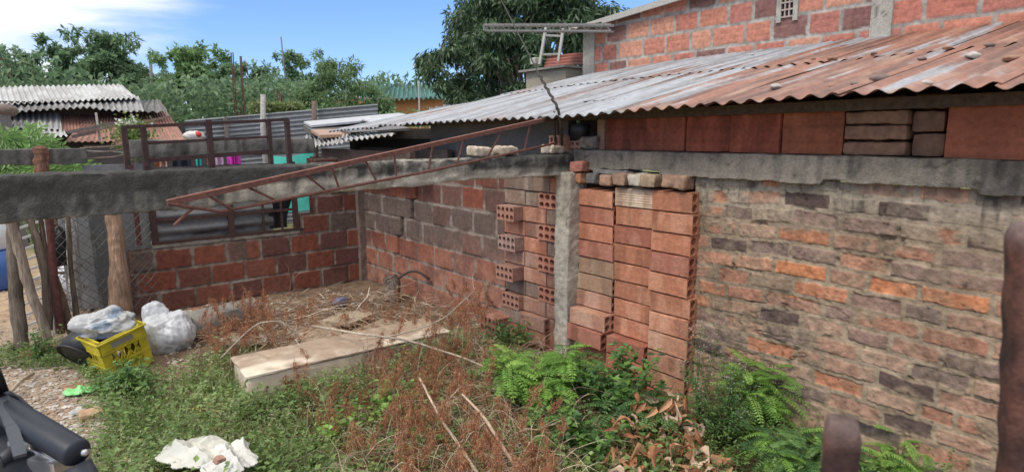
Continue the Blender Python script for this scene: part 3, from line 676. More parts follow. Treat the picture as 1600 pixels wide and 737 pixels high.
# ------------------------------------------------------------------ upper house wall
def gz(y): return 3.20 + (5.984 - y) * .083
UR = [(.47, .195, .135), (.50, .21, .145), (.43, .165, .12), (.40, .16, .125), (.52, .25, .17)]
def up_fn(U, V):
    inb, r, k, d, fv = bricks(U, V - .01, .35, .225, .032, 55, warp=.008, wf=9, jl=.22, bevel=.006)
    p = v3(U, V); n1 = fbm(p * 25, 4, 5); n3 = fbm(p * 8, 3, 6)
    rib = (np.sin(fv * 2 * math.pi / .066) > .9)
    h = inb * (.012 - .003 * rib) + (1 - inb) * (.006 + n3 * .012) + n1 * .002
    bc = pick(UR, hsh(k, r, 2)); bc = np.where((hsh(k, r, 12) > .86)[..., None], np.array((.22, .11, .095)), bc) * (1 + .14 * n3 + .1 * n1 - .18 * rib)[..., None]
    return h, mixc(mixc((.40, .36, .32), (.27, .24, .21), sstep(-.3, .4, n3)), bc, inb)
root = thing('upper_brick_wall', 'bright red block gable wall of the house rising behind the corrugated roof', 'wall', (6.35, 3, 2.5))
mb = MB(); wall(mb, 0, 6.32, -1.5, 5.99, 2.45, 4.0, .014, up_fn, lambda U, V: V < gz(U))
n_ = 30; ys = np.linspace(-1.5, 5.99, n_)
for a, b in zip(ys[:-1], ys[1:]):
    V = np.array([(x, y, z) for x in (6.34, 6.48) for y, z in ((a, 2.3), (b, 2.3), (b, gz(b)), (a, gz(a)))]); mb.add(V, [(0, 1, 2, 3), (7, 6, 5, 4), (3, 2, 6, 7), (0, 4, 5, 1)], (.3, .15, .1))
put(mb, 'wall_face', M_MASON, root, True)
for (a, b, top, s_) in ((5.985, 6.20, 3.13, 1), (2.32, 2.51, 3.5, 2)):
    mb = MB(); rough_box(mb, (6.285, a, 2.35), (6.50, b, top), .025, .008, 12, 500 + s_, conc_col((.42, .385, .335), (.32, .29, .25), (.2, .18, .16), 50 + s_, bias=-.2)); put(mb, 'concrete_post', M_CONC, root, True)
mb = MB(); y0, y1, z0, z1 = 3.245, 3.37, 2.92, 3.14
mb.box((6.285, y0 - .05, z0 - .04), (6.31, y0, z1 + .04), (.36, .33, .29)); mb.box((6.285, y1, z0 - .04), (6.31, y1 + .05, z1 + .04), (.36, .33, .29))
mb.box((6.306, y0, z0), (6.309, y1, z1), (.02, .015, .012))
for i in range(4): mb.box((6.288, y0, z0 + i * .07), (6.306, y1, z0 + i * .07 + .016), (.36, .3, .26))
for y in (y0 + .035, y0 + .08): mb.box((6.290, y, z0 + .016), (6.306, y + .014, z1), (.36, .3, .26))
put(mb, 'vent_block', M_MASON, root)
# fascia and sheet edge of the house roof
root = thing('house_roof', 'pale fibre cement roof edge running down the top of the red gable wall', 'roof', (6.3, 5, 3.3))
mb = MB()
for a, b in zip(np.linspace(2.0, 6.35, 12)[:-1], np.linspace(2.0, 6.35, 12)[1:]):
    V = np.array([(x, y, gz(y) + dz) for x in (6.20, 7.6) for y in (a, b) for dz in (.0, .035)]); mb.add(V, [(0, 2, 3, 1), (4, 5, 7, 6), (1, 3, 7, 5), (0, 4, 6, 2)], (.40, .39, .36))
mb.box((6.17, 6.35, gz(6.35) - .0), (7.6, 6.36, gz(6.35) + .035), (.4, .39, .36)); put(mb, 'roof_slab', M_CONC, root)
mb = MB(); mb.beam((6.19, 2.0, gz(2.0) - .02), (6.19, 6.4, gz(6.4) - .02), .03, .05, (.42, .40, .36)); put(mb, 'fascia', M_CONC, root)
mb = MB(); corr(mb, (6.05, 6.5, 3.13), (6.05, 5.75, 3.17), (6.35, 5.75, 3.24), (6.35, 6.5, 3.18), 5, .012, zc((.33, .28, .22), (.22, .17, .12), 6), nv=6); put(mb, 'loose_sheet', M_SHEET, root, True)

# ------------------------------------------------------------------ things on and behind the roof
AL = (.30, .29, .27)
root = thing('roof_joist', 'grey open web steel joist jutting out level from the house corner over the roof', 'joist', (5.4, 6, 3.2))
A0 = P(757, 39, 1, 7.0); B0 = P(955, 39, 0, 6.1); A1 = P(757, 47, 1, 7.0); B1 = B0 - [0, 0, .075]; A1 = A0 - [0, 0, .075]
for nm, a, b, w in (('top_chord', A0, B0, .03), ('bottom_chord', A1, B1, .022)):
    mb = MB(); mb.beam(a, b, w, w, (.20, .19, .18)); mb.beam(a + [.09, .03, 0], b + [.09, .03, 0], w, w, (.22, .2, .19)); put(mb, nm, M_STEEL, root)
mb = MB(); n_ = 22; pts = [(A0 if i % 2 else A1) * (1 - i / n_) + (B0 if i % 2 else B1) * (i / n_) for i in range(n_ + 1)]
mb.tube(pts, .008, 5, (.2, .19, .18)); mb.beam(A0, A1, .03, .03, (.2, .19, .18)); put(mb, 'web_bar', M_STEEL, root)

root = thing('ladder', 'pale grey metal ladder leaning up behind the low tank wall', 'ladder', (6.4, 7, 2.6))
q1, q2 = P(843, 102, 1, 7.0), P(853, 44, 1, 7.15); r1, r2 = P(872, 100, 1, 6.75), P(880, 46, 1, 6.9)
for a, b in ((q1, q2), (r1, r2)): mb = MB(); mb.beam(a, b, .035, .05, AL); put(mb, 'rail', M_PAINT, root)
for t in (.28, .80): mb = MB(); mb.beam(q1 * (1 - t) + q2 * t, r1 * (1 - t) + r2 * t, .03, .03, AL); put(mb, 'rung', M_PAINT, root)
root = thing('tank_wall', 'small tan concrete box with thin slab lid beyond the roof edge', 'wall', (6.6, 6.9, 2.4))
a = P(822, 132, 1, 7.2); b = P(913, 100, 1, 6.3); mb = MB()
mb.box((a[0], 6.35, 2.2), (a[0] + .9, 7.2, 2.66), (.36, .31, .24)); put(mb, 'box_wall', M_CONC, root)
mb = MB(); mb.box((a[0] - .08, 6.3, 2.665), (a[0] + .95, 7.28, 2.695), (.27, .25, .22)); put(mb, 'slab_lid', M_CONC, root)
mb = MB(); a1, b1, b2, a2 = P(850, 105, 1, 6.9), P(916, 100, 1, 6.3), P(916, 82, 1, 6.4), P(856, 88, 1, 7.0)
corr(mb, a1, a2, b2, b1, 3.5, .018, zc((.30, .10, .07), (.16, .07, .055), 8), nv=8); o = mb.build('rusty_sheet', M_SHEET, smooth=True)
tag(o, 'short red brown corrugated sheet propped behind the house corner under the ladder', 'sheet')
lumpy('block_piece', 'small pale block lying on the tank slab at the ladder foot', 'block', P(836, 99, 1, 7.1) + [0, 0, .03], (.1, .12, .09), (.45, .42, .37), 520)

root = thing('guy_cable', 'dark twisted stay cable dropping from above to the roof edge over the column', 'cable', P(872, 168, 0, 3.0))
a = P(872, 170, 0, 2.98); b = P(843, 118, 0, 3.3); c_ = P(780, -6, 0, 4.3); c2 = P(740, -90, 0, 5.2)
mb = MB(); mb.tube([c2, c_, b], .006, 5, (.05, .045, .04)); put(mb, 'cable', M_STEEL, root)
mb = MB(); mb.tube([b * (1 - t) + a * t + [.008 * math.sin(i * 2.4), .008 * math.cos(i * 2.4), 0] for i, t in enumerate(np.linspace(0, 1, 14))], .011, 5, (.04, .035, .03)); mb.tube([a, a + [.05, .02, -.12], (3.22, 3.38, 1.66)], .010, 5, (.06, .04, .03)); put(mb, 'twisted_end', M_STEEL, root)

# second, lower roof beyond the first
root = thing('low_sheet_roof', 'low pale corrugated roof in overlapping worn sheets beyond the end of the main roof', 'roof', (3.3, 7, 1.7))
def wsheet(seed): return zc((.46, .46, .45), (.30, .27, .24), seed, (2, 9, 1))
e2, e1 = P(479, 230, 0, 2.85), P(618, 214, 0, 2.85)
t2 = P(476, 211, 1, e2[1] + 1.7); t1 = P(585, 206, 1, e1[1] + 2.0)
m1 = (e1 + e2) / 2; m2 = (t1 + t2) / 2
for i, (a, b, c_, d) in enumerate(((e1, m1, m2, t1), (m1, e2, t2, m2))):
    mb = MB(); corr(mb, a + [0, 0, .025 * (1 - i)], b + [0, 0, .025 * (1 - i)], c_ + [0, 0, .02 * (1 - i)], d, 9, .014, wsheet(600 + i), nv=16, wob=.012, jag=.02, seed=i); put(mb, 'roof_sheet', M_SHEET, root, True)
mb = MB(); mb.box((3.00, e1[1], 1.45), (3.06, e2[1] - .1, 1.60), (.12, .08, .065)); mb.box((3.3, e1[1] - .2, 1.3), (3.36, 7.0, 1.62), (.10, .08, .07)); mb.box((3.5, 7.2, 0), (5.4, 7.3, 1.84), (.06, .05, .045)); mb.box((3.42, 5.56, 1.45), (3.5, e2[1], 1.72), (.045, .038, .035)); mb.box((3.05, e2[1] - .2, 0), (3.7, e2[1] - .1, 1.56), (.12, .08, .065)); put(mb, 'side_wall', M_MASON, root)  # brown side walls, plus blackish boards added to darken the gap below the roof
root = thing('flat_sheet_stack', 'loose flat grey and brown sheets and planks lying behind the low pale roof', 'sheet', (3.6, 8, 1.9))
for i, (pa, pb, y0, th, col) in enumerate(((( 486, 196), (645, 181), 8.4, .03, (.42, .43, .44)), ((486, 203), (600, 196), 8.2, .08, (.10, .09, .085)), ((500, 211), (556, 209), 7.3, .035, (.36, .22, .15)), ((548, 207), (640, 200), 7.0, .03, (.13, .12, .11)), ((585, 192), (760, 178), 7.6, .02, (.45, .46, .48)))):
    a, b = P(*pa, 1, y0), P(*pb, 1, y0); mb = MB()
    V = [a, b, b + [.2, .8, .07], a + [.2, .8, .07]]; V = V + [v - np.array([0, 0, th]) for v in V]
    mb.add(V, [(0, 1, 2, 3), (7, 6, 5, 4), (0, 4, 5, 1), (1, 5, 6, 2), (2, 6, 7, 3), (3, 7, 4, 0)], col); put(mb, 'loose_sheet', M_SHEET, root)

# ------------------------------------------------------------------ diagonal steel joist lying across the front beam
RUST = (.15, .065, .05)
root = thing('steel_joist', 'long rusty open joist lying slanted across the front beam, its end bent over the window', 'joist', (1.7, 3.2, 1.6))
L0, L1 = P(262, 318, 1, 3.02), P(872, 183, 1, 3.36); K0, K1 = P(345, 331, 1, 3.05), P(872, 223, 1, 3.36)
mb = MB(); mb.beam(L0, L1, .006, .024, RUST); mb.beam(L0 + [0, .014, .012], L1 + [0, .014, .012], .028, .006, (.25, .11, .08)); put(mb, 'top_chord', M_STEEL, root)
mb = MB(); mb.tube([L0, K0 + [0, .01, 0], K0 * .5 + K1 * .5 + [0, 0, -.012], K1], .0085, 6, RUST); put(mb, 'bottom_chord', M_STEEL, root)
def onL(t): return L0 * (1 - t) + L1 * t
def onK(t): return K0 * (1 - t) + K1 * t
for k, (tl, tk) in enumerate(((.10, .165 - .13), (.20, .165), (.35, .31), (.42, .35), (.505, .46), (.58, .52), (.68, .615), (.76, .70), (.86, .79), (.93, .90))):
    q = P(262 + 610 * tl, 318 - 135 * tl, 1, 3.02 + .34 * tl); xk = 345 + 527 * tk; q2 = P(xk, 331 - 108 * tk, 1, 3.05 + .31 * tk)
    mb = MB(); mb.tube([q, q2], .0065, 5, RUST); put(mb, 'web_bar', M_STEEL, root)
mb = MB(); q = P(285, 326, 1, 3.04); mb.tube([P(303, 325, 1, 3.04), P(290, 335, 1, 3.04), P(272, 352, 1, 3.0)], .0065, 5, RUST); put(mb, 'bent_bar', M_STEEL, root)
for dx in (0, .035): mb = MB(); mb.beam((3.13 + dx, 3.36, 1.62), (3.12 + dx, 3.36, 1.93), .012, .012, (.08, .04, .03)); put(mb, 'end_upright', M_STEEL, root)

# steel grille frame standing on the front beam
root = thing('steel_grille', 'dark rusty rectangular steel frame standing upright on the front beam', 'frame', (.8, 3.4, 1.6))
DK = (.055, .03, .028); YF = 3.40
zt = 1.60
for (px, py, w) in ((193, 198, .024), (223, 197, .025), (325, 187, .026), (419, 190, .020), (448, 187, .022)):
    q = P(px, py, 1, YF); mb = MB(); mb.box((q[0] - w / 2, YF - .014, zt), (q[0] + w / 2, YF + .014, q[2]), DK); put(mb, 'upright', M_STEEL, root)
for (a, b, w) in (((190, 199), (450, 187), .016), ((225, 224), (418, 214), .014), ((225, 251), (418, 237), .022)):
    qa, qb = P(*a, 1, YF + .004), P(*b, 1, YF + .004); mb = MB(); mb.beam(qa, qb, .022, w, DK); put(mb, 'rail', M_STEEL, root)

# ------------------------------------------------------------------ left fence
root = None
def post(name, lab, cat, pts, rad, col, seed, mat=M_BARK, sides=9, group=None):
    pts = np.array(pts, float); n = 60; sides = sides * 2 if sides > 8 else sides; t = np.linspace(0, 1, n); s_ = np.linspace(0, 1, len(pts))
    c_ = np.stack([np.interp(t, s_, pts[:, i]) for i in range(3)], 1); r = np.interp(t, np.linspace(0, 1, len(rad)), rad) * (.82 if len(rad) > 2 and max(rad) < .09 else 1)
    c_[:, :2] += .25 * r[:, None] * np.stack([fbm(v3(t * 5, seed), 2, seed), fbm(v3(t * 5, seed + 3), 2, seed)], 1)
    r = r * (1 + .22 * fbm(v3(t * 7, seed, 2), 3, seed)); mb = MB()
    colr = np.array(col) * (1 + .3 * fbm(v3(t * 6, seed, 5), 3, seed))[:, None]
    mb.tube(c_, r, sides, colr); V = mb.V[0]; mb.V[0] = V + .22 * r.mean() * fbm(V * np.array([50, 50, 6]), 3, seed)[:, None]
    return tag(mb.build(name, mat, smooth=True), lab, cat, group)
fg = 'posts of the rough fence on the left'
def PP(px, py, y): return P(px, py, 1, y)
post('fence_post', 'thick grey squared timber post, leftmost of the rough fence', 'post', [PP(33, 545, 6.5), PP(22, 430, 6.55), PP(20, 330, 6.6)], [.075, .07, .062], (.15, .12, .095), 1, sides=6, group=fg)
post('fence_post', 'leaning slim weathered branch crossing in front of the thick left timber post', 'post', [PP(75, 530, 6.4), PP(45, 445, 6.45), PP(15, 338, 6.5)], [.038, .045, .04], (.24, .19, .15), 2, group=fg)
post('fence_post', 'grey crooked branch post in front of the white railing', 'post', [PP(78, 515, 6.6), PP(74, 440, 6.6), PP(62, 380, 6.6), PP(45, 335, 6.6)], [.04, .045, .04, .03], (.2, .155, .12), 3, group=fg)
post('fence_post', 'dark stained angular branch joining the red steel post at its foot', 'post', [PP(112, 520, 6.55), PP(88, 440, 6.6), PP(72, 400, 6.6), PP(62, 340, 6.6)], [.05, .04, .03, .02], (.12, .08, .06), 4, group=fg)
post('steel_post', 'dark red painted steel post in the rough fence', 'post', [PP(95, 520, 6.5), PP(85, 440, 6.5), PP(75, 328, 6.5)], [.042, .036, .036], (.085, .032, .027), 5, M_STEEL, 8, fg)
post('fence_post', 'thin dark stick post wrapped by the wire mesh', 'post', [PP(122, 510, 6.6), PP(110, 420, 6.65), PP(106, 325, 6.7)], [.03, .024, .022], (.10, .075, .055), 6, group=fg)
post('fence_post', 'stout tan debarked tree trunk post beside the window wall', 'post', [PP(191, 497, 6.5), PP(183, 400, 6.55), PP(175, 320, 6.6)], [.095, .07, .062], (.25, .16, .108), 7, sides=12, group=fg)
post('fence_post', 'red brown stub sticking up above the far concrete beam on the left', 'post', [P(66, 275, 1, 6.9), P(63, 230, 1, 6.9)], [.055, .05], (.16, .08, .055), 8, group=fg)
post('fence_post', 'pale whitewashed post with wire mesh over it, right of the red steel post', 'post', [PP(120, 480, 6.9), PP(115, 400, 6.95), PP(110, 318, 7.0)], [.055, .06, .055], (.38, .37, .35), 9, group=fg)
mb = MB()
for i in range(2):
    a, b = PP(88 + i * 22, 325, 7.1), PP(88 + i * 22 + 15, 495, 7.1)
    rough_box(mb, (a[0], 7.12, 0.1), (a[0] + .14, 7.16, 1.22), .04, .004, 8, 560 + i, lambda p, n: np.array((.36, .36, .36)) * (1 + .25 * fbm(p * 6, 3, 4))[..., None])
tag(mb.build('panel_board', M_CONC, smooth=True), 'pale grey boards standing behind the mesh next to the red steel post', 'board')
root = thing('slab_panel', 'grey concrete slab panel behind wire mesh, between trunk post and window', 'panel', (.75, 7.1, 0))
mb = MB(); rough_box(mb, (.50, 7.08, -.05), (1.0, 7.13, 1.5), .04, .004, 6, 571, conc_col((.27, .27, .27), (.16, .16, .16), (.08, .08, .08), 62, bias=-.1)); put(mb, 'slab', M_CONC, root, True)
mb = MB(); a = PP(213, 335, 6.97); mb.box((a[0] - .02, 6.96, .70), (a[0] + .022, 7.0, 1.5), (.10, .035, .03)); put(mb, 'steel_edge', M_STEEL, root)
mb = MB(); b = PP(158, 400, 7.0); mb.box((b[0] - .03, 6.98, 0), (b[0] + .045, 7.04, 1.45), (.13, .14, .135)); put(mb, 'side_strip', M_CONC, root)
# chain link mesh
mb = MB()
def chain(x0, x1, z0, z1, y, s=.085):
    n = int((x1 - x0 + z1 - z0) / s) + 1
    for k in range(n):
        for sg in (1, -1):
            o = k * s; pts = []
            xa = x0 + o if o < x1 - x0 else x1; za = z0 if o < x1 - x0 else z0 + o - (x1 - x0)
            xb = x0 if o < z1 - z0 else x0 + o - (z1 - z0); zb = z0 + o if o < z1 - z0 else z1
            if sg < 0: xa, xb = x0 + x1 - xa, x0 + x1 - xb
            m = 7; t = np.linspace(0, 1, m)
            pts = np.stack([xa + (xb - xa) * t, y + .03 * np.sin(t * 9 + k) , za + (zb - za) * t], 1)
            if np.linalg.norm(pts[0] - pts[-1]) > .02: mb.tube(pts, .0032, 3, (.13, .12, .11), cap=False)
chain(.12, .98, .08, 1.35, 6.86)
tag(mb.build('wire_mesh', M_STEEL), 'sagging diamond wire mesh strung between the fence posts and the window', 'wire mesh')
# white railing leaning behind the posts
root = thing('white_railing', 'white painted metal railing with many rungs leaning behind the fence posts', 'railing', (.1, 6.8, 0))
a0, a1 = P(40, 320, 1, 6.9), P(62, 560, 1, 6.7); b0, b1 = P(78, 345, 1, 7.6), P(95, 560, 1, 7.3)
a0, a1 = P(20, 335, 1, 6.75), P(36, 560, 1, 6.75); b0, b1 = P(70, 318, 1, 6.8), P(86, 540, 1, 6.8)
for a, b in ((a0, a1), (b0, b1)): mb = MB(); mb.beam(a, b, .025, .025, (.74, .74, .72)); put(mb, 'rail', M_PAINT, root)
for i in range(13):
    t = .03 + i * .075; mb = MB(); mb.beam(a0 * (1 - t) + a1 * t, b0 * (1 - t) + b1 * t, .018, .018, (.76, .76, .74)); put(mb, 'rung', M_PAINT, root)
root = thing('scrap_grille', 'rusty white scrap metal grille tilted among dead branches behind the mesh', 'grille', (.4, 7.3, .9))
for i in range(5):
    a, b = P(118 + i * 9, 322 + i * 5, 1, 7.5), P(122 + i * 9, 395 - i * 4, 1, 7.5); c0 = P(116, 328 + i * 15, 1, 7.5); c1 = P(152, 345 + i * 12 - 8, 1, 7.5)
    mb = MB(); mb.beam(a, b, .015, .015, (.40, .36, .33)); put(mb, 'bar', M_PAINT, root)
    mb = MB(); mb.beam(c0, c1, .015, .015, (.50, .47, .44)); put(mb, 'bar', M_PAINT, root)
# pile of dead wood
mb = MB(); r2 = np.random.default_rng(5)
for i in range(330):
    c_ = np.array([r2.uniform(.30, .78), r2.uniform(7.2, 8.0), r2.uniform(0, 1.0)]); d = r2.normal(size=3); d /= np.linalg.norm(d); L = r2.uniform(.12, .4)
    t = np.linspace(-1, 1, 5)[:, None]; pts = c_ + d * t * L / 2 + r2.normal(size=3) * .05 * (t ** 2)
    mb.tube(pts, r2.uniform(.004, .014), 4, np.array((.20, .15, .115)) * r2.uniform(.4, 1.9), cap=False)
tag(mb.build('branch_pile', M_WOOD), 'heap of dead grey branches and twigs behind the mesh fence', 'branches', kind='stuff')
mb = MB(); blob(mb, (0, 0, 0), (.10, .05, .17), 77, .35, 2.5, 24, (.012, .012, .014), True); o = mb.build('black_bag', M_BLACK, smooth=True); o.location = tuple(P(92, 386, 1, 7.0)); tag(o, 'black plastic bag hanging on the mesh in front of the whitewashed boards', 'bag')
mb = MB(); blob(mb, (0, 0, 0), (.28, .4, .3), 78, .15, 1.5, 28, (.72, .73, .75)); o = mb.build('white_sack', M_BAG, smooth=True); q = P(78, 440, 1, 8.2); o.location = (q[0] + .25, 8.2, .28); tag(o, 'bulky white sack lying beyond the white railing', 'sack')
root = thing('water_drum', 'white drum with a blue base at the far left edge', 'drum', (-.55, 9.5, 0)); q = P(4, 390, 1, 9.5)
mb = MB(); mb.tube([(q[0] - .2, 9.5, .45), (q[0] - .2, 9.5, .47), (q[0] - .2, 9.5, .75), (q[0] - .2, 9.5, .82)], [.27, .3, .28, .16], 20, (.75, .76, .77)); put(mb, 'drum_body', M_PLAST, root, True)
mb = MB(); mb.tube([(q[0] - .2, 9.5, -.02), (q[0] - .2, 9.5, .0), (q[0] - .2, 9.5, .44)], [.28, .32, .33], 20, (.05, .13, .40)); put(mb, 'drum_base', M_PLAST, root, True)

M_TARP = vmat('shade cloth', .8, 60, .2, .08, 6, trans=.6)
# ------------------------------------------------------------------ far house, fences, washing
root = thing('shack', 'shabby house with a patched roof of white and rusty corrugated sheets on the left', 'house', (0, 14, 0))
def fy(px, py, y): return P(px, py, 1, y)
WSH = zc((.47, .475, .47), (.33, .32, .31), 21, (6, 2, 2)); RSH = zc((.33, .17, .13), (.24, .125, .10), 22, (7, 1.5, 1.5)); DSH = zc((.14, .13, .12), (.08, .075, .07), 23)
def sheet(bl, br, tr, tl, yb, yt, nw, cf, amp=.020, nm='roof_sheet', nv=14, wob=.02, jag=.008):
    mb = MB(); corr(mb, fy(*bl, yb), fy(*br, yb), fy(*tr, yt), fy(*tl, yt), nw, amp, cf, nv=nv, wob=wob, jag=jag, seed=nw); put(mb, nm, M_SHEET, root, True)
sheet((-60, 166), (215, 154), (190, 132), (-60, 137), 13.2, 16.5, 30, WSH)
sheet((-50, 174), (225, 171), (216, 150), (-50, 160), 12.9, 13.5, 26, zc((.34, .33, .32), (.17, .16, .155), 31), wob=.05, jag=.04)
sheet((150, 172), (262, 176), (250, 154), (200, 152), 13.0, 14.0, 8, DSH, wob=.08)
sheet((10, 200), (97, 203), (93, 173), (12, 176), 12.6, 13.4, 9, WSH)
sheet((97, 206), (160, 208), (148, 172), (93, 172), 12.6, 13.6, 12, RSH, .012)
sheet((100, 222), (180, 222), (168, 172), (150, 172), 12.2, 13.6, 8, RSH, .012)
sheet((130, 222), (215, 228), (205, 168), (150, 172), 12.2, 13.6, 14, RSH, .012)
sheet((212, 226), (294, 222), (262, 176), (200, 166), 12.2, 13.6, 14, RSH, .012)
sheet((42, 218), (106, 212), (100, 203), (40, 205), 12.0, 12.7, 7, WSH, wob=.06)
for (a, b, yy, w, col) in (((105, 207), (212, 186), 12.1, .05, (.16, .14, .125)), ((120, 208), (268, 182), 12.05, .04, (.24, .15, .12)), ((150, 176), (156, 222), 12.15, .03, (.50, .45, .40)), ((205, 178), (220, 225), 12.2, .03, (.5, .45, .4)), ((250, 160), (264, 183), 12.7, .03, (.42, .36, .3)), ((112, 214), (150, 206), 12.0, .05, (.13, .1, .09))):
    mb = MB(); mb.beam(fy(*a, yy), fy(*b, yy), w, w, col); put(mb, 'batten', M_WOOD, root)
mb = MB(); a = fy(5, 200, 13.2); b = fy(285, 210, 13.2)
mb.box((-1.2, 13.2, -.1), (2.9, 13.4, a[2] + .1), (.09, .08, .075)); mb.box((-1.5, 13.4, -.1), (1.95, 16.4, 2.35), (.12, .10, .09)); put(mb, 'house_wall', M_MASON, root)
mb = MB(); a = fy(-30, 190, 12.9); mb.box((-.75, 12.6, -.1), (fy(18, 190, 12.6)[0], 12.8, fy(8, 176, 12.6)[2]), (.15, .14, .13)); put(mb, 'side_wall', M_CONC, root)
mb = MB(); blob(mb, fy(9, 173, 12.7), (.17, .15, .10), 31, .25, 1.6, 14, (.16, .12, .1)); put(mb, 'roof_weight', M_STONE, root, True)
mb = MB(); mb.box((.9, 11.9, -.1), (3.0, 12.0, 1.62), (.07, .062, .058)); put(mb, 'shed_wall', M_MASON, root)

root = thing('sheet_fence', 'fence of grey sheets with horizontal corrugations beyond the beams', 'fence', (3.8, 12.5, 0))
for k, (xa, xb) in enumerate(((288, 352), (350, 420), (418, 500), (498, 590))):
    a = P(xa, 188 - (xa - 290) * .085, 1, 12.5 - k * .01); b = P(xb, 188 - (xb - 290) * .085, 1, 12.5 - k * .01)
    mb = MB(); corr(mb, (a[0], a[1], 0), (a[0], a[1], a[2]), (b[0], b[1], b[2]), (b[0], b[1], 0), 26, .018, zc((.34, .35, .36), (.25, .25, .25), 40 + k, (1, 1, 5)), nv=8); put(mb, 'fence_sheet', M_SHEET, root, True)
for px in (352, 420): q = P(px, 185, 1, 12.44); mb = MB(); mb.box((q[0] - .03, 12.42, 0), (q[0] + .03, 12.46, q[2]), (.2, .17, .15)); put(mb, 'fence_post', M_WOOD, root)
mb = MB(); n_ = 40; U, V = np.meshgrid(np.linspace(0, 1, n_), np.linspace(0, 1, n_), indexing='ij'); a = P(425, 240, 1, 8.2); b = P(488, 243, 1, 8.2)
fold = .05 * np.sin(U * 9 + V * 2) * (V * .7 + .3) + .03 * fbm(v3(U * 4, V * 4), 3, 4)
mb.add(v3(a[0] + U * (b[0] - a[0]), 8.2 + fold, .75 + V * (P(450, 239, 1, 8.2)[2] - .75 - .05 * np.sin(U * 3.1 + .5))).reshape(-1, 3), grid_faces(n_, n_), (.16, .80, .68))
tag(mb.build('tarp', M_TARP, smooth=True), 'bright turquoise shade cloth hung behind the end of the window wall', 'cloth')
root = thing('clothes_line', 'sagging line of washing behind the dark far beam', 'clothes line', (1.2, 8.6, 1.6))
mb = MB(); mb.tube([P(70, 236, 1, 8.6) + [0, 0, .03], P(230, 240, 1, 8.6), P(420, 230, 1, 8.6)], .004, 4, (.3, .3, .3)); put(mb, 'line', M_STEEL, root)
wash = [(362, 372, 233, 275, (.62, .06, .38), 'magenta cloth with folds hanging nearest the turquoise cloth'), (332, 352, 238, 275, (.55, .35, .5), 'pink and white patterned cloth behind the steel frame'), (355, 378, 236, 258, (.60, .05, .45), 'small bright purple cloth hanging behind the frame'),
        (305, 318, 240, 275, (.05, .45, .38), 'small green cloth hanging between dark clothes'), (322, 334, 240, 275, (.55, .06, .10), 'red cloth hanging beside the green one'), (240, 262, 246, 275, (.35, .12, .05), 'orange and brown cloth on the line over the shack'), (268, 300, 240, 275, (.02, .025, .04), 'black trousers hanging on the line')]
for i, (xa, xb, ya, yb, col, lab) in enumerate(wash):
    a = P(xa, ya, 1, 8.55); b = P(xb, yb, 1, 8.55); n_ = 14; U, V = np.meshgrid(np.linspace(0, 1, n_), np.linspace(0, 1, n_), indexing='ij'); mb = MB()
    cc3 = mixc(col, np.array(col) * .4 + .35, sstep(.1, .3, fbm(v3(U * 7, V * 7, i), 2, 3))) if i in (1, 5) else np.array(col)
    mb.add(v3(a[0] + (b[0] - a[0]) * U, 8.55 + .03 * np.sin(U * 12 + i), a[2] + (b[2] - a[2]) * V).reshape(-1, 3), grid_faces(n_, n_), np.broadcast_to(cc3, U.shape + (3,)).reshape(-1, 3)); tag(mb.build('cloth', M_CLOTH, smooth=True), lab, 'cloth', 'washing on the line')
mb = MB(); blob(mb, (0, 0, 0), (.15, .09, .07), 81, .2, 2, 20, (.62, .58, .56), True); o = mb.build('bundle', M_CLOTH, smooth=True); o.location = tuple(P(303, 212, 1, 10.5)); tag(o, 'white bundle with a red patch by the end of the rusty roof', 'bundle')
mb = MB(); blob(mb, (0, 0, 0), (.05, .05, .045), 82, .2, 2, 14, (.55, .07, .06)); c_ = mb.build('red_patch', M_CLOTH, o, True); c_.location = (.05, -.06, .02)
# poles and rebar columns
def pole(name, lab, cat, a, b, y, r, col, mat=M_WOOD, sides=8): 
    a = P(*a, 1, y); b = P(*b, 1, y); mb = MB(); mb.tube([np.array([a[0], y, -.1]), a, b], [r, r, r * .9], sides, col); return tag(mb.build(name, mat, smooth=True), lab, cat)
o = pole('timber_pole', 'grey timber pole with a reddish top standing before the sheet fence', 'pole', (411, 200), (411, 148), 11.5, .05, (.36, .34, .31)); 
pole('timber_pole', 'short dark wooden pole at the left end of the low sheets', 'pole', (491, 200), (491, 158), 9.5, .045, (.15, .11, .09))
pole('tree_stake', 'thin bare dark mast standing up over the trees left of centre', 'mast', (445, 110), (439, 58), 28, .035, (.18, .17, .18), M_STEEL, 5)
pole('utility_pole', 'grey utility pole rising out of the left trees', 'pole', (237, 140), (235, 84), 33, .07, (.20, .19, .18))
for nm, x0, y, lab in (('rebar_column', 372, 21, 'tall rusty reinforcing cage of an unfinished column before the trees'), ('rebar_column', 10, 24, 'dark reinforcing cage rising at the far left before the trees'), ('rebar_column', 440, 19, 'short rusty reinforcing cage standing beside the timber pole')):
    root = thing(nm, lab, 'column', P(x0, 200, 1, y)); hgt = (82, 90, 142)[0 if y == 21 else 1 if y == 24 else 2]; w = 8 if y != 19 else 4
    cs = []
    for dx, dy in ((-w, 0), (w, 0), (-w + 3, .25), (w - 2, .25)):
        t = P(x0 + dx - 3, hgt + (6 if dx > 0 else 0), 1, y + dy); b_ = P(x0 + dx + 3, 205, 1, y + dy); b_[2] = 0; mb = MB(); mb.tube([b_, t], .018, 4, (.12, .06, .05)); put(mb, 'bar', M_STEEL, root); cs.append((b_, t))
    for i in range(10):
        t = .25 + i * .045; mb = MB(); mb.tube([cs[k][0] * (1 - t) + cs[k][1] * t for k in (0, 1, 3, 2, 0)], .012, 4, (.12, .06, .05)); put(mb, 'tie', M_STEEL, root)
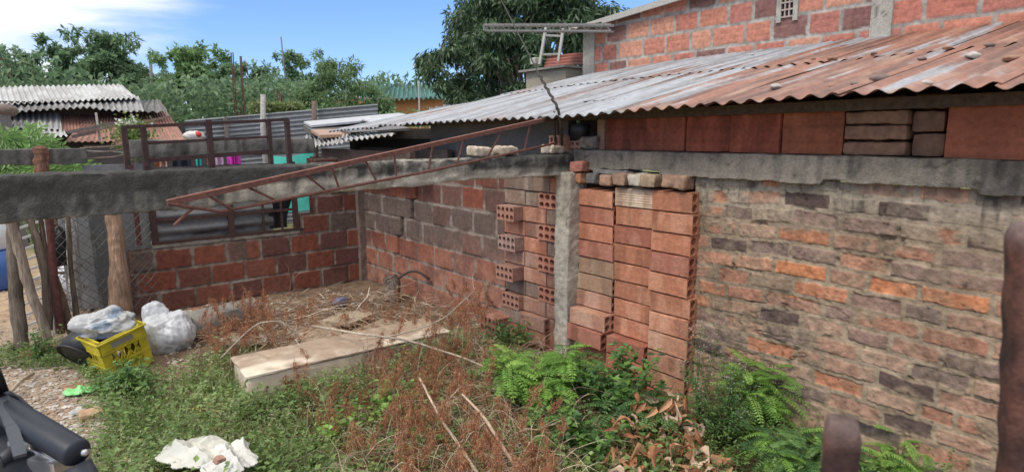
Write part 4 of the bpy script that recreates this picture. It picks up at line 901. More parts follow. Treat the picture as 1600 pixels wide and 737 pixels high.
# orange house with green roof, lamp, grey boards
root = thing('orange_house', 'orange painted house with a curved green sheet roof behind the trees', 'house', (9, 20, 0)); y = 20
a = P(575, 170, 1, y); b = P(668, 153, 1, y)
mb = MB(); mb.box((a[0], y, 0), (b[0] + .8, y + 3, P(600, 153, 1, y)[2]), (.62, .235, .09)); put(mb, 'wall', M_PAINT, root)
mb = MB(); corr(mb, P(560, 158, 1, y - .3), P(700, 152, 1, y - .3), P(690, 131, 1, y + 2.5), P(575, 132, 1, y + 2.5), 18, .05, zc((.06, .19, .16), (.04, .12, .11), 9), nv=8, wob=.05); put(mb, 'roof', M_SHEET, root, True)
root = thing('street_lamp', 'small white floodlight on a thin pole beside the mango tree', 'street lamp', P(654, 150, 1, 17))
mb = MB(); q = P(654, 130, 1, 17); t = P(653, 92, 1, 17); mb.tube([(q[0], 17, 0), t], .025, 6, (.5, .5, .5)); put(mb, 'pole', M_PAINT, root)
mb = MB(); q = P(651, 103, 1, 17); mb.beam(q + [-.08, 0, 0], q + [.1, 0, 0], .12, .1, (.75, .75, .72)); put(mb, 'lamp_head', M_PAINT, root)
mb = MB(); 
for i in range(9):
    a = P(672 + i * 11, 168 - i * .3, 1, 9.0); mb.box((a[0], 9.0 + .02 * (i % 2), 1.4), (a[0] + .14, 9.03 + .02 * (i % 2), a[2] + .02 * (i % 3)), (.40, .42, .43))
tag(mb.build('board_fence', M_PAINT), 'pale grey upright board fence just above the white roof below the mango tree', 'fence')

# ------------------------------------------------------------------ yard objects
def at(x, y, dz=0): return (x, y, G(x, y) + dz)
# yellow crate, tilted
CR = (.47, .38, .03); CX, CY = .50, 5.50
crate = bpy.data.objects.new('plastic_crate', None); S.collection.objects.link(crate); crate.location = at(CX, CY, -.01); crate.rotation_euler = (math.radians(4), math.radians(-12), math.radians(21)); crate.empty_display_size = .1
tag(crate, 'yellow plastic lattice crate tipped to one side with a bag of rubbish in it', 'crate')
w, dpt, hh = .33, .26, .34
def panel(M, W_, name):
    mb = MB(); b = lambda x0, x1, z0, z1, t=.012: mb.box((x0, -t / 2, z0), (x1, t / 2, z1), CR, M)
    b(-W_, W_, 0, .02); b(-W_, W_, hh - .085, hh, .022); b(-W_, W_, .12, .135, .018); b(-W_, -W_ + .06, .0, hh); b(W_ - .06, W_, .0, hh)
    b(-W_ - .012, W_ + .012, hh - .012, hh, .045); b(-W_, W_, hh - .10, hh - .09, .03)
    for z0, z1 in ((.02, .12), (.135, hh - .085)):
        n = 4; s_ = (2 * W_ - .12) / n
        for i in range(n):
            x = -W_ + .06 + i * s_
            for (xa, za, xb, zb) in ((x, z0, x + s_, z1), (x + s_, z0, x, z1), (x + s_ / 2, z0, x + s_ / 2, z1)):
                A = (M @ np.array([xa, 0, za, 1]))[:3]; B_ = (M @ np.array([xb, 0, zb, 1]))[:3]; mb.beam(A, B_, .010, .010, CR)
    return mb.build(name, M_CRATE, crate)
panel(mat4((0, -dpt / 2, 0)), w / 2, 'side_panel'); panel(mat4((0, dpt / 2, 0)), w / 2, 'side_panel')
panel(mat4((-w / 2, 0, 0), math.pi / 2), dpt / 2, 'side_panel'); panel(mat4((w / 2, 0, 0), math.pi / 2), dpt / 2, 'side_panel')
mb = MB(); mb.box((-w / 2, -dpt / 2, 0), (w / 2, dpt / 2, .015), CR); mb.build('bottom', M_CRATE, crate)
mb = MB(); mb.box((-.09, -dpt / 2 - .0135, hh - .07), (.07, -dpt / 2 - .0115, hh - .03), (.22, .20, .18)); mb.build('grip_opening', M_BLACK, crate)
def bag(name, lab, loc, r, seed, col, amp=.3, stretch=(1, 1, .35), mat=M_BAG, n=110, patch=None, neck=0, rz=0):
    T, Hh = np.meshgrid(np.linspace(0, math.pi, n // 2 + 2), np.arange(n) * 2 * math.pi / n, indexing='ij'); d = v3(np.sin(T) * np.cos(Hh), np.sin(T) * np.sin(Hh), np.cos(T))
    st = np.array(stretch); big = fbm(d * 1.3, 2, seed); w = fbm(d * 1.5, 3, seed + 2)[..., None] * .8
    c1 = 1 - np.abs(fbm(d * st * 2.6 + w, 2, seed + 5)) * 3.4; c2 = 1 - np.abs(fbm(d * st * 9 + w * 2, 2, seed + 9)) * 3.2
    rad = 1 + amp * big + .085 * np.maximum(c1, -.5) + .04 * np.maximum(c2, -.5)
    p = d * rad[..., None]; p[..., 2] = np.maximum(p[..., 2], -.75) + neck * sstep(.45, .05, T) ; p *= np.array(r)
    c_ = np.broadcast_to(np.array(col), p.shape).copy()
    if patch is not None: c_ = mixc(c_, patch, sstep(.10, .35, fbm(d * 2.1, 3, seed + 40)) * .8)
    nu, nv = T.shape; i, j = np.meshgrid(np.arange(nu - 1), np.arange(nv), indexing='ij'); a = i * nv + j; b = i * nv + (j + 1) % nv
    mb = MB(); mb.add(p.reshape(-1, 3), np.stack([a, a + nv, b + nv, b], -1).reshape(-1, 4), c_.reshape(-1, 3)); o = mb.build(name, mat, smooth=True)
    o.location = tuple(float(a) for a in loc); o.rotation_euler = (0, 0, rz); return tag(o, lab, 'bag')
bag('rubbish_bag', 'translucent grey white plastic bag of rubbish heaped in the yellow crate', (CX - .06, CY + .02, G(CX, CY) + .36), (.19, .15, .12), 91, (.58, .58, .57), .5, (.4, 1, 1), patch=(.18, .26, .38))
bag('rubbish_bag', 'full white plastic bag standing on the soil right of the yellow crate', (.86, 5.72, G(.86, 5.72) + .13), (.18, .17, .18), 94, (.66, .67, .69), .28, (1, 1, .25))
bag('rubbish_bag', 'small knotted white bag leaning on top behind the larger white bag', (.80, 5.86, G(.8, 5.86) + .27), (.10, .09, .11), 96, (.68, .69, .71), .3, (1, 1, .3), n=60)
root = thing('black_tub', 'black rubber tub lying on its side behind the yellow crate', 'tub', at(.27, 5.62))
mb = MB(); q = np.array(at(.22, 5.58, .13)); dd_ = np.array([.35, .25, .35]); dd_ /= np.linalg.norm(dd_); mb.tube([q, q + dd_ * .01, q + dd_ * .12, q + dd_ * .22], [.10, .15, .145, .11], 22, (.018, .018, .02)); put(mb, 'tub_body', M_BLACK, root, True)
mb = MB(); an = np.linspace(0, 2 * math.pi, 25); s1 = np.cross(dd_, (0, 0, 1)); s1 /= np.linalg.norm(s1); s2 = np.cross(s1, dd_); mb.tube([q + .152 * (math.cos(a) * s1 + math.sin(a) * s2) for a in an], .009, 6, (.03, .03, .032), cap=False); put(mb, 'rim', M_BLACK, root, True)

def cloth(name, lab, cat, cx, cy, rx, ry, hgt, seed, col, fr=5, n=110, mat=M_CLOTH, edge=.35, lift=.02):
    U, V = np.meshgrid(np.linspace(-1, 1, n), np.linspace(-1, 1, n), indexing='ij'); p = v3(U, V, seed)
    an = np.arctan2(V, U); r = np.sqrt(U ** 2 + V ** 2) + edge * fbm(v3(np.cos(an) * 1.6, np.sin(an) * 1.6, seed), 3, seed) + .04 * fbm(p * 6, 2, seed); m = r < .86
    w = .9 * fbm(p * 1.1, 3, seed + 1); w2 = .9 * fbm(p * 1.2 + 7, 3, seed + 2); f2 = fbm(p * fr * 2.2, 3, seed + 6)
    c1 = 1 - np.abs(((U * .9 + V * .5 + w) * 1.15 + seed * .3) % 1.0 - .5) * 2; c2 = 1 - np.abs(((U * -.4 + V * 1.0 + w2) * 1.5 + seed * .7) % 1.0 - .5) * 2; c1 = c1 ** 1.3; c2 = c2 ** 1.6 * .7
    X_, Y_ = cx + rx * U + .05 * rx * f2, cy + ry * V; Zz = ground_h(X_, Y_) + lift + hgt * (.05 + .62 * c1 + .35 * c2 + .05 * f2) * sstep(1.05, .4, r)
    mb = MB(); mb.add(v3(X_, Y_, Zz).reshape(-1, 3), grid_faces(n, n, m), col); mb.add(v3(X_, Y_, Zz - .004).reshape(-1, 3), grid_faces(n, n, m)[:, ::-1], np.array(col) * .85)
    return tag(mb.build(name, mat, smooth=True), lab, cat)
q = P(308, 712, 2, .16); cloth('sack_cloth', 'crumpled off white cloth sack lying flat on the weeds in front', 'cloth', q[0], q[1] + .02, .19, .22, .085, 5, (.58, .57, .51), 2.2, edge=.5, lift=.19)
q = P(356, 722, 2, .16); cloth('sack_cloth', 'creased white rag bunched beside the larger off white sack', 'cloth', q[0] , q[1], .15, .20, .09, 9, (.62, .61, .57), 2.6, edge=.5, lift=.19)
q = P(342, 724, 2, .30); lumpy('clay_shard', 'pinkish clay shard lying on the white cloths', 'shard', (q[0], q[1] - .02, q[2] + .03), (.05, .04, .025), (.48, .28, .21), 601, .3, .3, mat=M_STONE)
q = P(126, 605, 2, .03); cloth('green_cloth', 'bright mint green cloth scrap on the path by the crate', 'cloth', q[0], q[1], .13, .08, .05, 14, (.30, .72, .28), 6, 60)

# long cream box lying in the weeds
root = thing('cream_box', 'long cream plastic trough lying in the weeds with a round hole in its front', 'trough', at(1.85, 4.75))
cA, cB = P(386, 584, 2, .22), P(702, 516, 2, .22)
cA = np.array([cA[0], cA[1], 0]); cB = np.array([cB[0], cB[1], 0]); L_ = np.linalg.norm(cB - cA); u_ = (cB - cA) / L_; rzb = math.atan2(u_[1], u_[0])
CC = (.62, .51, .39)
Q_ = lambda p: p[..., 1]
def ccream(p, n): return mixc(CC, (.30, .23, .16), sstep(.05, .4, fbm(p * 4, 4, 8) + .25 * (n[2] > .5)) * .8) * (1 + .1 * fbm(p * 20, 2, 4))[..., None]
Mb = mat4((cA[0], cA[1], -.02), rzb, 0, math.radians(-.5))
mb = MB()
gap0, gap1 = L_ * .50, L_ * .50
for (a, b) in ((0, L_),):
    rough_box(mb, (a, .0, -.10), (b, .44, .205), .02, .020, 3.5, 611, ccream, Mb)
put(mb, 'trough_body', M_PLAST, root, True)
mb = MB()
for (a, b) in ((-.01, L_ + .015),): rough_box(mb, (a, -.010, .208), (b, .45, .226), .016, .016, 4, 612, lambda p, n: mixc((.70, .60, .47), (.38, .28, .20), sstep(-.1, .35, fbm(p * 5, 4, 4) + .5 * sstep(.10, .2, Q_(p)))) * (1 + .12 * fbm(p * 30, 3, 4))[..., None], Mb)
put(mb, 'front_rim', M_PLAST, root, True)
mb = MB(); an = np.arange(20) * 2 * math.pi / 20; hc = (Mb @ np.array([.27, -.016, .10, 1]))[:3]; ax_ = Mb[:3, 0]; ring = [hc + .038 * (math.cos(a) * ax_ + math.sin(a) * np.array([0, 0, 1])) for a in an]
mb.add(ring, [tuple(range(20))], (.28, .17, .09)); put(mb, 'drain_hole', M_MASON, root)
# slabs, stump, bits on the heap
SB = (.28, .26, .23)
lumpy('concrete_lump', 'long broken grey concrete beam lying against the foot of the back wall', 'concrete', at(*P(352, 484, 2, .2)[:2], .10), (.62, .26, .20), (.23, .215, .19), 620, .12, .22, mat=M_CONC)
for i, (px, py, s_, lab) in enumerate(((283, 500, .16, 'pale rubble chunk left of the grey concrete lump'), (305, 490, .11, 'small reddish rubble piece by the back wall'), (262, 503, .13, 'grey broken block near the white bag'), (330, 500, .1, 'brick rubble at the edge of the dry grass'))):
    lumpy('rubble', lab, 'rubble', at(*P(px, py, 2, .03)[:2], .05), (s_ * 1.4, s_, s_ * .7), [(.36, .33, .28), (.33, .16, .1), (.3, .28, .24), (.36, .2, .12)][i], 630 + i, i, .25, mat=M_STONE)
for i, (px, py, sx, sy, lab) in enumerate(((545, 497, .42, .34, 'dusty beige board lying flat in the middle of the heap'), (500, 520, .5, .3, 'tan broken sheet half buried in dead twigs'), (385, 522, .4, .24, 'pale pinkish slab under the dry grass left of the trough'), (590, 512, .5, .35, 'light brown panel lying between the trough and the corner'))):
    lumpy('flat_board', lab, 'board', at(*P(px, py, 2, .1)[:2], .07), (sx, sy, .03), [(.40, .31, .22), (.36, .27, .19), (.42, .33, .26), (.36, .28, .2)][i], 640 + i, .5 + i, .05, mat=M_STONE)
post('tree_stump', 'grey brown upright stump at the foot of the cracked side wall', 'stump', [(2.98, 5.75, .0), (3.02, 5.78, .2), (3.0, 5.8, .27)], [.10, .08, .07], (.19, .145, .115), 21, sides=12)
mb = MB(); t = np.linspace(0, 1, 12); mb.tube(np.stack([3.05 + .2 * t, 5.7 - t * .3, .26 + .09 * np.sin(t * 3)], 1), .014, 6, (.07, .05, .045)); tag(mb.build('bark_strip', M_WOOD, smooth=True), 'dark curved bark strip leaning from the stump to the wall', 'bark')
mb = MB(); blob(mb, (0, 0, 0), (.09, .05, .05), 651, .4, 2, 20, (.10, .12, .22), True); o = mb.build('crushed_can', M_PLAST, smooth=True); o.location = at(*P(533, 478, 2, .1)[:2], .08); tag(o, 'small crushed blue and dark packet on the soil near the corner', 'litter')
for i, (px, py, s_, lab) in enumerate(((147, 643, .13, 'flat orange tan stone on the path'), (122, 640, .07, 'small white stone on the path left of the orange one'), (165, 637, .12, 'flat grey stone right of the orange stone'), (192, 712, .13, 'round brown stone at the bottom edge of the weeds'), (178, 725, .14, 'larger pale brown stone at the bottom edge'), (60, 547, .16, 'reddish tile piece lying by the thick fence post'), (116, 607, .12, 'reddish stone beside the black tub'))):
    lumpy('ground_stone', lab, 'stone', at(*P(px, py, 2, .0)[:2], .012), (s_ * 1.3, s_, s_ * .35), [(.45, .30, .19), (.5, .48, .44), (.36, .32, .27), (.32, .22, .14), (.36, .27, .18), (.42, .2, .13), (.3, .16, .11)][i], 660 + i, i * .8, .22, mat=M_STONE)
a = P(48, 608, 2, .02); b = P(18, 618, 2, .03); mb = MB(); q0 = P(52, 583, 2, .02); q1 = P(15, 613, 2, .05); mb.tube([q0, (q0 + q1) / 2 + [0, 0, .02], q1], .012, 6, (.36, .29, .22)); tag(mb.build('stick', M_WOOD, smooth=True), 'pale stick lying on the path beside the motorcycle', 'stick')

# ------------------------------------------------------------------ motorcycle at the lower left (only its handlebar side shows)
bike = thing('motorcycle', 'black motorcycle parked at the lower left with only its handlebar side in view', 'motorcycle', (-.35, 1.9, 0))
BK = (.022, .026, .036)
g0, g1 = P(18, 646, 2, 1.0), P(122, 708, 2, .95)
mb = MB(); mb.tube([g0 + (g0 - g1) * .3, g0, g0 + (g1 - g0) * .5, g1 - (g1 - g0) * .03, g1], [.034, .038, .038, .037, .033], 20, BK); put(mb, 'padded_grip', M_BLACK, bike, True)
hd = (g1 - g0) / np.linalg.norm(g1 - g0); fw = np.cross(hd, (0, 0, 1)); fw /= np.linalg.norm(fw)
if fw[1] > 0: fw = -fw     # towards us
mb = MB(); e = g1 + hd * .005; mb.tube([e - hd * .02 + [0, 0, -.04], e + [0, 0, -.10] + hd * .02, e + hd * .01 + [0, 0, -.2]], [.035, .04, .03], 12, BK); put(mb, 'bar_end', M_BLACK, bike, True)
mb = MB(); l0 = P(122, 712, 2, .93); l1 = P(135, 703, 2, .95); mb.tube([l0, l1], [.010, .012], 10, (.8, .8, .8)); mb.tube([(l0 + l1) / 2, P(131, 740, 2, .86)], .007, 8, (.75, .75, .75)); put(mb, 'brake_lever', M_CHROME, bike, True)
mb = MB(); c0 = P(96, 728, 2, .86); rough_box(mb, (-.055, -.05, -.05), (.055, .05, .045), .01, .004, 8, 700, lambda p, n: np.array((.62, .63, .65)), mat4(c0, .6)); put(mb, 'reservoir', M_CHROME, bike, True)
mb = MB(); c0 = P(42, 690, 2, .93); blob(mb, c0, (.045, .03, .03), 701, .25, 2, 16, (.6, .6, .6)); put(mb, 'clamp', M_CHROME, bike, True)
for k, (pts) in enumerate(([(0, 608, 1.02), (12, 612, 1.03), (30, 622, 1.02), (52, 645, 1.0), (66, 656, .98)], [(40, 700, .93), (62, 708, .92), (90, 722, .9)], [(30, 690, .93), (50, 702, .92), (75, 724, .88)])):
    mb = MB(); mb.tube([P(a, b, 2, c_) for a, b, c_ in pts], .007 if k == 0 else .0035, 6, BK if k == 0 else (.55, .55, .56)); put(mb, 'control_cable', M_BLACK if k == 0 else M_CHROME, bike, True)
# strap, fairing, tank, seat, forks and wheels (mostly below and left of the picture)
mb = MB(); s0, s1, s2 = P(4, 622, 2, 1.04), P(18, 665, 2, 1.0), P(32, 712, 2, .95); mb.beam(s0, s1, .03, .012, (.075, .08, .095)); mb.beam(s1, s2, .028, .012, (.075, .08, .095)); put(mb, 'bracket_strap', M_BLACK, bike)
c0 = P(-8, 665, 2, .93); mb = MB(); blob(mb, c0 + [-.02, 0, -.02], (.13, .15, .10), 703, .12, 1.4, 40, BK); put(mb, 'fairing', M_BLACK, bike, True)
c0 = P(22, 752, 2, .80); mb = MB(); blob(mb, c0, (.17, .15, .14), 704, .08, 1.2, 40, BK); put(mb, 'fuel_tank', M_BLACK, bike, True)
mb = MB(); w0, w1, w2, w3 = P(-20, 565, 2, 1.20), P(2, 578, 2, 1.18), P(14, 610, 2, 1.04), P(-20, 622, 2, 1.04); mb.add([w0, w1, w2, w3] + [w + np.array([.0, .01, 0]) for w in (w0, w1, w2, w3)], [(0, 1, 2, 3), (7, 6, 5, 4), (0, 4, 5, 1), (1, 5, 6, 2), (2, 6, 7, 3), (3, 7, 4, 0)], (.015, .015, .02)); put(mb, 'windshield', M_BLACK, bike)
mb = MB(); a, b = P(-5, 690, 2, .96), P(30, 700, 2, .93); mb.tube([P(-10, 730, 2, .9), P(10, 712, 2, .92), P(30, 695, 2, .94)], [.02, .018, .014], 10, (.05, .055, .065)); put(mb, 'clutch_lever', M_BLACK, bike, True)
base = np.array([-.22, 1.75, 0])
for sx in (-.09, .09): mb = MB(); mb.tube([(base[0] + sx, 2.2, .32), (base[0] + sx, 2.0, .95)], .022, 12, (.3, .3, .32)); put(mb, 'fork_leg', M_CHROME, bike, True)
def wheel(cy):
    an = np.linspace(0, 2 * math.pi, 33); mb = MB(); mb.tube([(base[0], cy + .25 * math.cos(a), .30 + .25 * math.sin(a)) for a in an], .045, 10, (.02, .02, .02), cap=False); w_ = put(mb, 'wheel', M_BLACK, bike, True)
    mb = MB(); mb.tube([(base[0], cy + .20 * math.cos(a), .30 + .20 * math.sin(a)) for a in an], .014, 8, (.5, .5, .5), cap=False)
    for a in an[::4]: mb.tube([(base[0], cy, .3), (base[0], cy + .2 * math.cos(a), .3 + .2 * math.sin(a))], .006, 5, (.5, .5, .5))
    mb.V = [v - np.array(bike.location) for v in mb.V]; mb.build('rim', M_CHROME, w_, True)
wheel(2.25); wheel(1.0)
mb = MB(); blob(mb, (base[0], 1.15, .74), (.12, .34, .06), 705, .05, 1, 30, (.02, .02, .022)); put(mb, 'seat', M_BLACK, bike, True)
mb = MB(); rough_box(mb, (base[0] - .12, 1.35, .25), (base[0] + .12, 1.8, .62), .05, .01, 5, 706, lambda p, n: np.array((.12, .12, .13))); put(mb, 'engine', M_BLACK, bike, True)

# ------------------------------------------------------------------ rusty steel posts close to the camera
def near_post(lab, px, py, dist, w, cap_col, seed, round_=False):
    v = ROT @ np.array([px - 800, -(py - 368.5), -FPX]); v /= FPX; q = CAMP + v * dist
    z = np.linspace(-.1, q[2], 90); ang = np.arange(16) * 2 * math.pi / 16
    sq = w / 2 / np.maximum(np.abs(np.cos(ang)), np.abs(np.sin(ang))) ** .85
    bx, by = ROT[0][0], ROT[1][0]; lean_ = (z - q[2]) * (-.095 if round_ else 0)
    mb = MB(); R_ = sq[None, :] * (1 + (.045 * np.sin(z * 2 * math.pi / .016))[:, None] * (0 if not round_ else 1) + .06 * fbm(v3(z[:, None] * 60, ang[None] * 2, seed), 3, seed))
    R_[-1] *= .78; V = v3(q[0] + bx * lean_[:, None] + R_ * np.cos(ang + .5), q[1] + by * lean_[:, None] + R_ * np.sin(ang + .5), z[:, None] + 0 * ang)
    i, j = np.meshgrid(np.arange(89), np.arange(16), indexing='ij'); a = i * 16 + j; b = i * 16 + (j + 1) % 16
    col = mixc((.045, .024, .021), (.12, .052, .038), sstep(-.2, .4, fbm(V * 22, 3, seed))); col = mixc(col, cap_col, sstep(q[2] - .03, q[2] - .008, V[..., 2]) * .8)
    mb.add(V.reshape(-1, 3), np.stack([a, b, b + 16, a + 16], -1).reshape(-1, 4), col.reshape(-1, 3)); mb.F.append(np.array([[89 * 16 + k for k in range(16)]]))
    return tag(mb.build('steel_post', M_STEEL, smooth=True), lab, 'post')
near_post('tall dark rusty ribbed steel post at the right edge, close to the camera', 1611, 350, .80, .046, (.16, .12, .11), 801, True)
near_post('short rusty steel post stub with a rounded top near the lower right corner', 1318, 655, .80, .042, (.14, .10, .09), 802)

# ------------------------------------------------------------------ trees
rng = np.random.default_rng(2024)
def tree(name, lab, px, y, top_py, half_px, nclus, nleaf, ll, lw, pal, seed, droop=.1, base_py=205, trunk_h=.35, spray=0, group=None, flat=1.0, trunk_col=(.16, .13, .105), lean=0, tr=.02, bend=0):
    r = np.random.default_rng(seed)
    b = P(px, base_py, 1, y); t = P(px, top_py, 1, y); x0 = b[0]; H = t[2]; dist = math.hypot(x0, y)
    R = abs(P(px + half_px, 180, 1, y)[0] - P(px - half_px, 180, 1, y)[0]) / 2
    root = thing(name, lab, 'tree', (x0, y, 0), group)
    z0 = H * trunk_h
    mbt = MB(); top = np.array([x0 + lean, y, z0 + .45 * (H - z0)])
    tt = np.linspace(0, 1, 8); mbt.tube(np.stack([x0 + lean * tt + bend * np.sin(tt * 3) * .3, y + 0 * tt, tt * top[2]], 1), (tr * H) * (1 - .5 * tt), 8, trunk_col)
    cl = []
    for i in range(nclus):
        d = r.normal(size=3); d /= np.linalg.norm(d); rr = r.uniform(.35, 1) ** .5
        c_ = np.array([x0 + d[0] * R * rr, y + d[1] * R * .85 * rr, (z0 + H) / 2 + d[2] * (H - z0) / 2 * rr * .93])
        # crown narrower at the foot and the top, bitten outline
        k = (c_[2] - z0) / (H - z0); c_[0] = x0 + (c_[0] - x0) * (.55 + .5 * math.sin(math.pi * min(1, k * 1.05 + .12))); cl.append(c_)
        if i % 3 == 0:
            s = np.array([x0 + lean * .8, y, z0 * .8 + .25 * (c_[2] - z0 * .8)]); m = (s + c_) / 2 + r.normal(size=3) * .06 * R
            q = np.linspace(0, 1, 6)[:, None]; mbt.tube(s * (1 - q) ** 2 + 2 * m * q * (1 - q) + c_ * q ** 2, np.linspace(tr * H * .38, tr * H * .06, 6), 5, trunk_col, cap=False)
    put(mbt, 'trunk', M_WOOD, root, True)
    cl = np.array(cl); sz = r.uniform(.13, .28, nclus) * R * flat
    if spray:
        ns = spray; sx = x0 + r.uniform(-.9, .9, ns) * R; zz = H * r.uniform(.86, 1.0, ns); sp = np.stack([sx, y + r.uniform(-.5, .5, ns) * R, zz], 1); cl = np.concatenate([cl, sp]); sz = np.concatenate([sz, np.full(ns, .09 * R)])
    w = sz ** 1.6; idx = r.choice(len(cl), nleaf, p=w / w.sum())
    g = r.normal(size=(nleaf, 3)); g /= np.linalg.norm(g, axis=1, keepdims=True); g *= (r.uniform(0, 1, nleaf) ** .45)[:, None]
    el = np.array([1.15, 1.1, .8]); p = cl[idx] + g * el * sz[idx][:, None]
    if spray: m = idx >= nclus; p[m, 2] += r.uniform(-1.6, 1.0, m.sum()) * .09 * R
    d = g * .6 + r.normal(size=(nleaf, 3)) * .5 + np.array([0, 0, -droop]); n = r.normal(size=(nleaf, 3)) * .6 + np.array([0, 0, 1.])
    c = pick(pal, r.uniform(0, .999, nleaf)) * r.uniform(.75, 1.25, nleaf)[:, None] * (1 + .28 * (hsh(idx, seed) - .5))[:, None]
    mb = MB(); leaves(mb, p, d, n, r.uniform(.7, 1.25, nleaf) * ll, r.uniform(.8, 1.2, nleaf) * lw, c); put(mb, 'crown', M_FAR if y > 15 else M_LEAF, root); return root
FAR = [(.15, .24, .13), (.20, .305, .155), (.27, .38, .21), (.12, .20, .11)]
LIT = [(.17, .28, .11), (.23, .36, .135), (.30, .43, .19), (.13, .22, .095)]
gt = 'trees beyond the far fence'
spec = [(-25, 29, 66, 55, 60, 8500, FAR, 'leafy tree cut by the left picture edge beyond the shack', 7),
        (45, 31, 78, 62, 60, 8000, FAR, 'broad green tree standing behind the white corrugated roof', 9),
        (112, 27, 62, 40, 40, 5500, FAR, 'tallest feathery tree with a lone top spray over the shack', 5),
        (178, 29, 52, 62, 70, 10500, FAR, 'dense tree beside the utility pole right of the lone spray', 9),
        (232, 34, 100, 45, 40, 5500, FAR, 'lower dark tree right behind the utility pole', 4),
        (305, 27, 70, 58, 64, 10500, LIT, 'bright green many topped tree left of the tall reinforcing cage', 9),
        (362, 30, 100, 40, 40, 6500, FAR, 'tree standing behind the tall reinforcing cage', 6),
        (418, 28, 102, 46, 46, 7000, FAR, 'green tree beyond the timber pole with the reddish top', 5),
        (468, 31, 82, 42, 40, 6500, FAR, 'upright tree just right of the thin bare mast', 6)]
for i, (px, y, top, hp, nc, nl, pal, lab, spr) in enumerate(spec):
    tree('leafy_tree', lab, px, y, top, hp, int(nc * 1.7), int(nl * 1.7), .20, .085, pal, 900 + i, .15, trunk_h=.16, spray=spr * 2, group=gt, flat=.80)
tree('feathery_tree', 'light feathery tree with fine drooping twigs in front of the orange house', 535, 19, 84, 72, 85, 14000, .17, .045, [(.15, .25, .10), (.20, .30, .14), (.12, .20, .09), (.25, .34, .18)], 930, .35, trunk_h=.2, flat=.75, trunk_col=(.24, .19, .15))
MG = [(.045, .095, .040), (.075, .135, .058), (.11, .18, .08), (.19, .25, .15), (.035, .072, .034)]
tree('mango_tree', 'huge dark mango tree filling the sky behind the roof', 832, 12.5, -85, 128, 290, 60000, .20, .052, MG, 940, .8, trunk_h=.13, flat=.46, trunk_col=(.30, .25, .20), lean=-.1, tr=.022, bend=.5)
tree('leafy_tree', 'sunlit yellow green tree top peeping over the house roof edge', 1000, 15, -30, 52, 26, 5000, .19, .06, [(.12, .19, .05), (.17, .25, .07), (.08, .14, .04)], 950, .4, trunk_h=.3, flat=.9)
# dense undergrowth below the far trees
r = np.random.default_rng(61); n = 34000
x = r.uniform(-9, 20, n); y = r.uniform(21, 25, n); z = r.uniform(0, 1, n) ** .8 * (3.7 + 1.1 * fbm(v3(x * .5, y * .4), 3, 9))
mb = MB(); leaves(mb, v3(x, y, z), rdir(n), rdir(n, 0, 1), r.uniform(.16, .3, n), r.uniform(.08, .13, n), pick(FAR, r.uniform(0, .99, n)) * r.uniform(.7, 1.2, n)[:, None])
tag(mb.build('undergrowth', M_FAR), 'dense green undergrowth along the foot of the far trees', 'undergrowth', kind='stuff')
n = 7000; x = r.uniform(4.4, 9.5, n); y = r.uniform(13.0, 14.2, n); z = r.uniform(0, 2.35, n)
mb = MB(); leaves(mb, v3(x, y, z + .2 * fbm(v3(x, y), 2, 3)), rdir(n), rdir(n, 0, 1), r.uniform(.07, .13, n), r.uniform(.04, .06, n), pick(LIT, r.uniform(0, .99, n)) * r.uniform(.7, 1.2, n)[:, None])
tag(mb.build('hedge', M_LEAF), 'green creeper hedge above the pale board fence near the orange house', 'hedge')
n = 1500; x = r.uniform(P(395, 180, 1, 13.2)[0], P(475, 180, 1, 13.2)[0], n); y = r.uniform(13.0, 13.5, n); z = 2.20 + r.uniform(0, .22, n)
mb = MB(); leaves(mb, v3(x, y, z), rdir(n), rdir(n, 0, 1), .09, .05, np.array((.22, .27, .10)) * r.uniform(.7, 1.2, n)[:, None]); tag(mb.build('creeper', M_LEAF), 'pale yellowish creeper lying along the top of the sheet fence', 'creeper')

# ------------------------------------------------------------------ plant builders
def frond(mb, st, base, d, L, npair, ll, lw, col, r, sag=.5):
    d = np.array(d, float); d /= np.linalg.norm(d); t = np.linspace(0, 1, npair + 2)
    pts = base + d * L * t[:, None] + np.array([0, 0, -1.]) * (sag * L * t ** 2)[:, None]
    st.tube(pts[::2] if len(pts) > 4 else pts, .0014, 3, np.array(col) * .8, cap=False)
    tg = np.gradient(pts, axis=0); tg /= np.linalg.norm(tg, axis=1)[:, None]; s_ = np.cross(tg, (0, 0, 1)); s_ /= np.linalg.norm(s_, axis=1)[:, None] + 1e-9; up = np.cross(s_, tg)
    q = pts[1:]; k = np.sin(np.clip(t[1:] * .85 + .15, 0, 1) * math.pi) ** .5 * .75 + .25
    for sg in (-1, 1):
        dd = s_[1:] * sg + tg[1:] * .35 + r.normal(size=q.shape) * .08 + np.array([0, 0, -.12]); leaves(mb, q, dd, up[1:] + r.normal(size=q.shape) * .12, ll * k, lw * (.7 + .3 * k), np.array(col) * r.uniform(.82, 1.15, (len(q), 1)), .06)
GR = [(.20, .38, .07), (.26, .46, .085), (.16, .32, .06), (.34, .54, .12)]
GD = [(.10, .20, .065), (.135, .255, .08), (.19, .33, .10), (.08, .165, .065)]
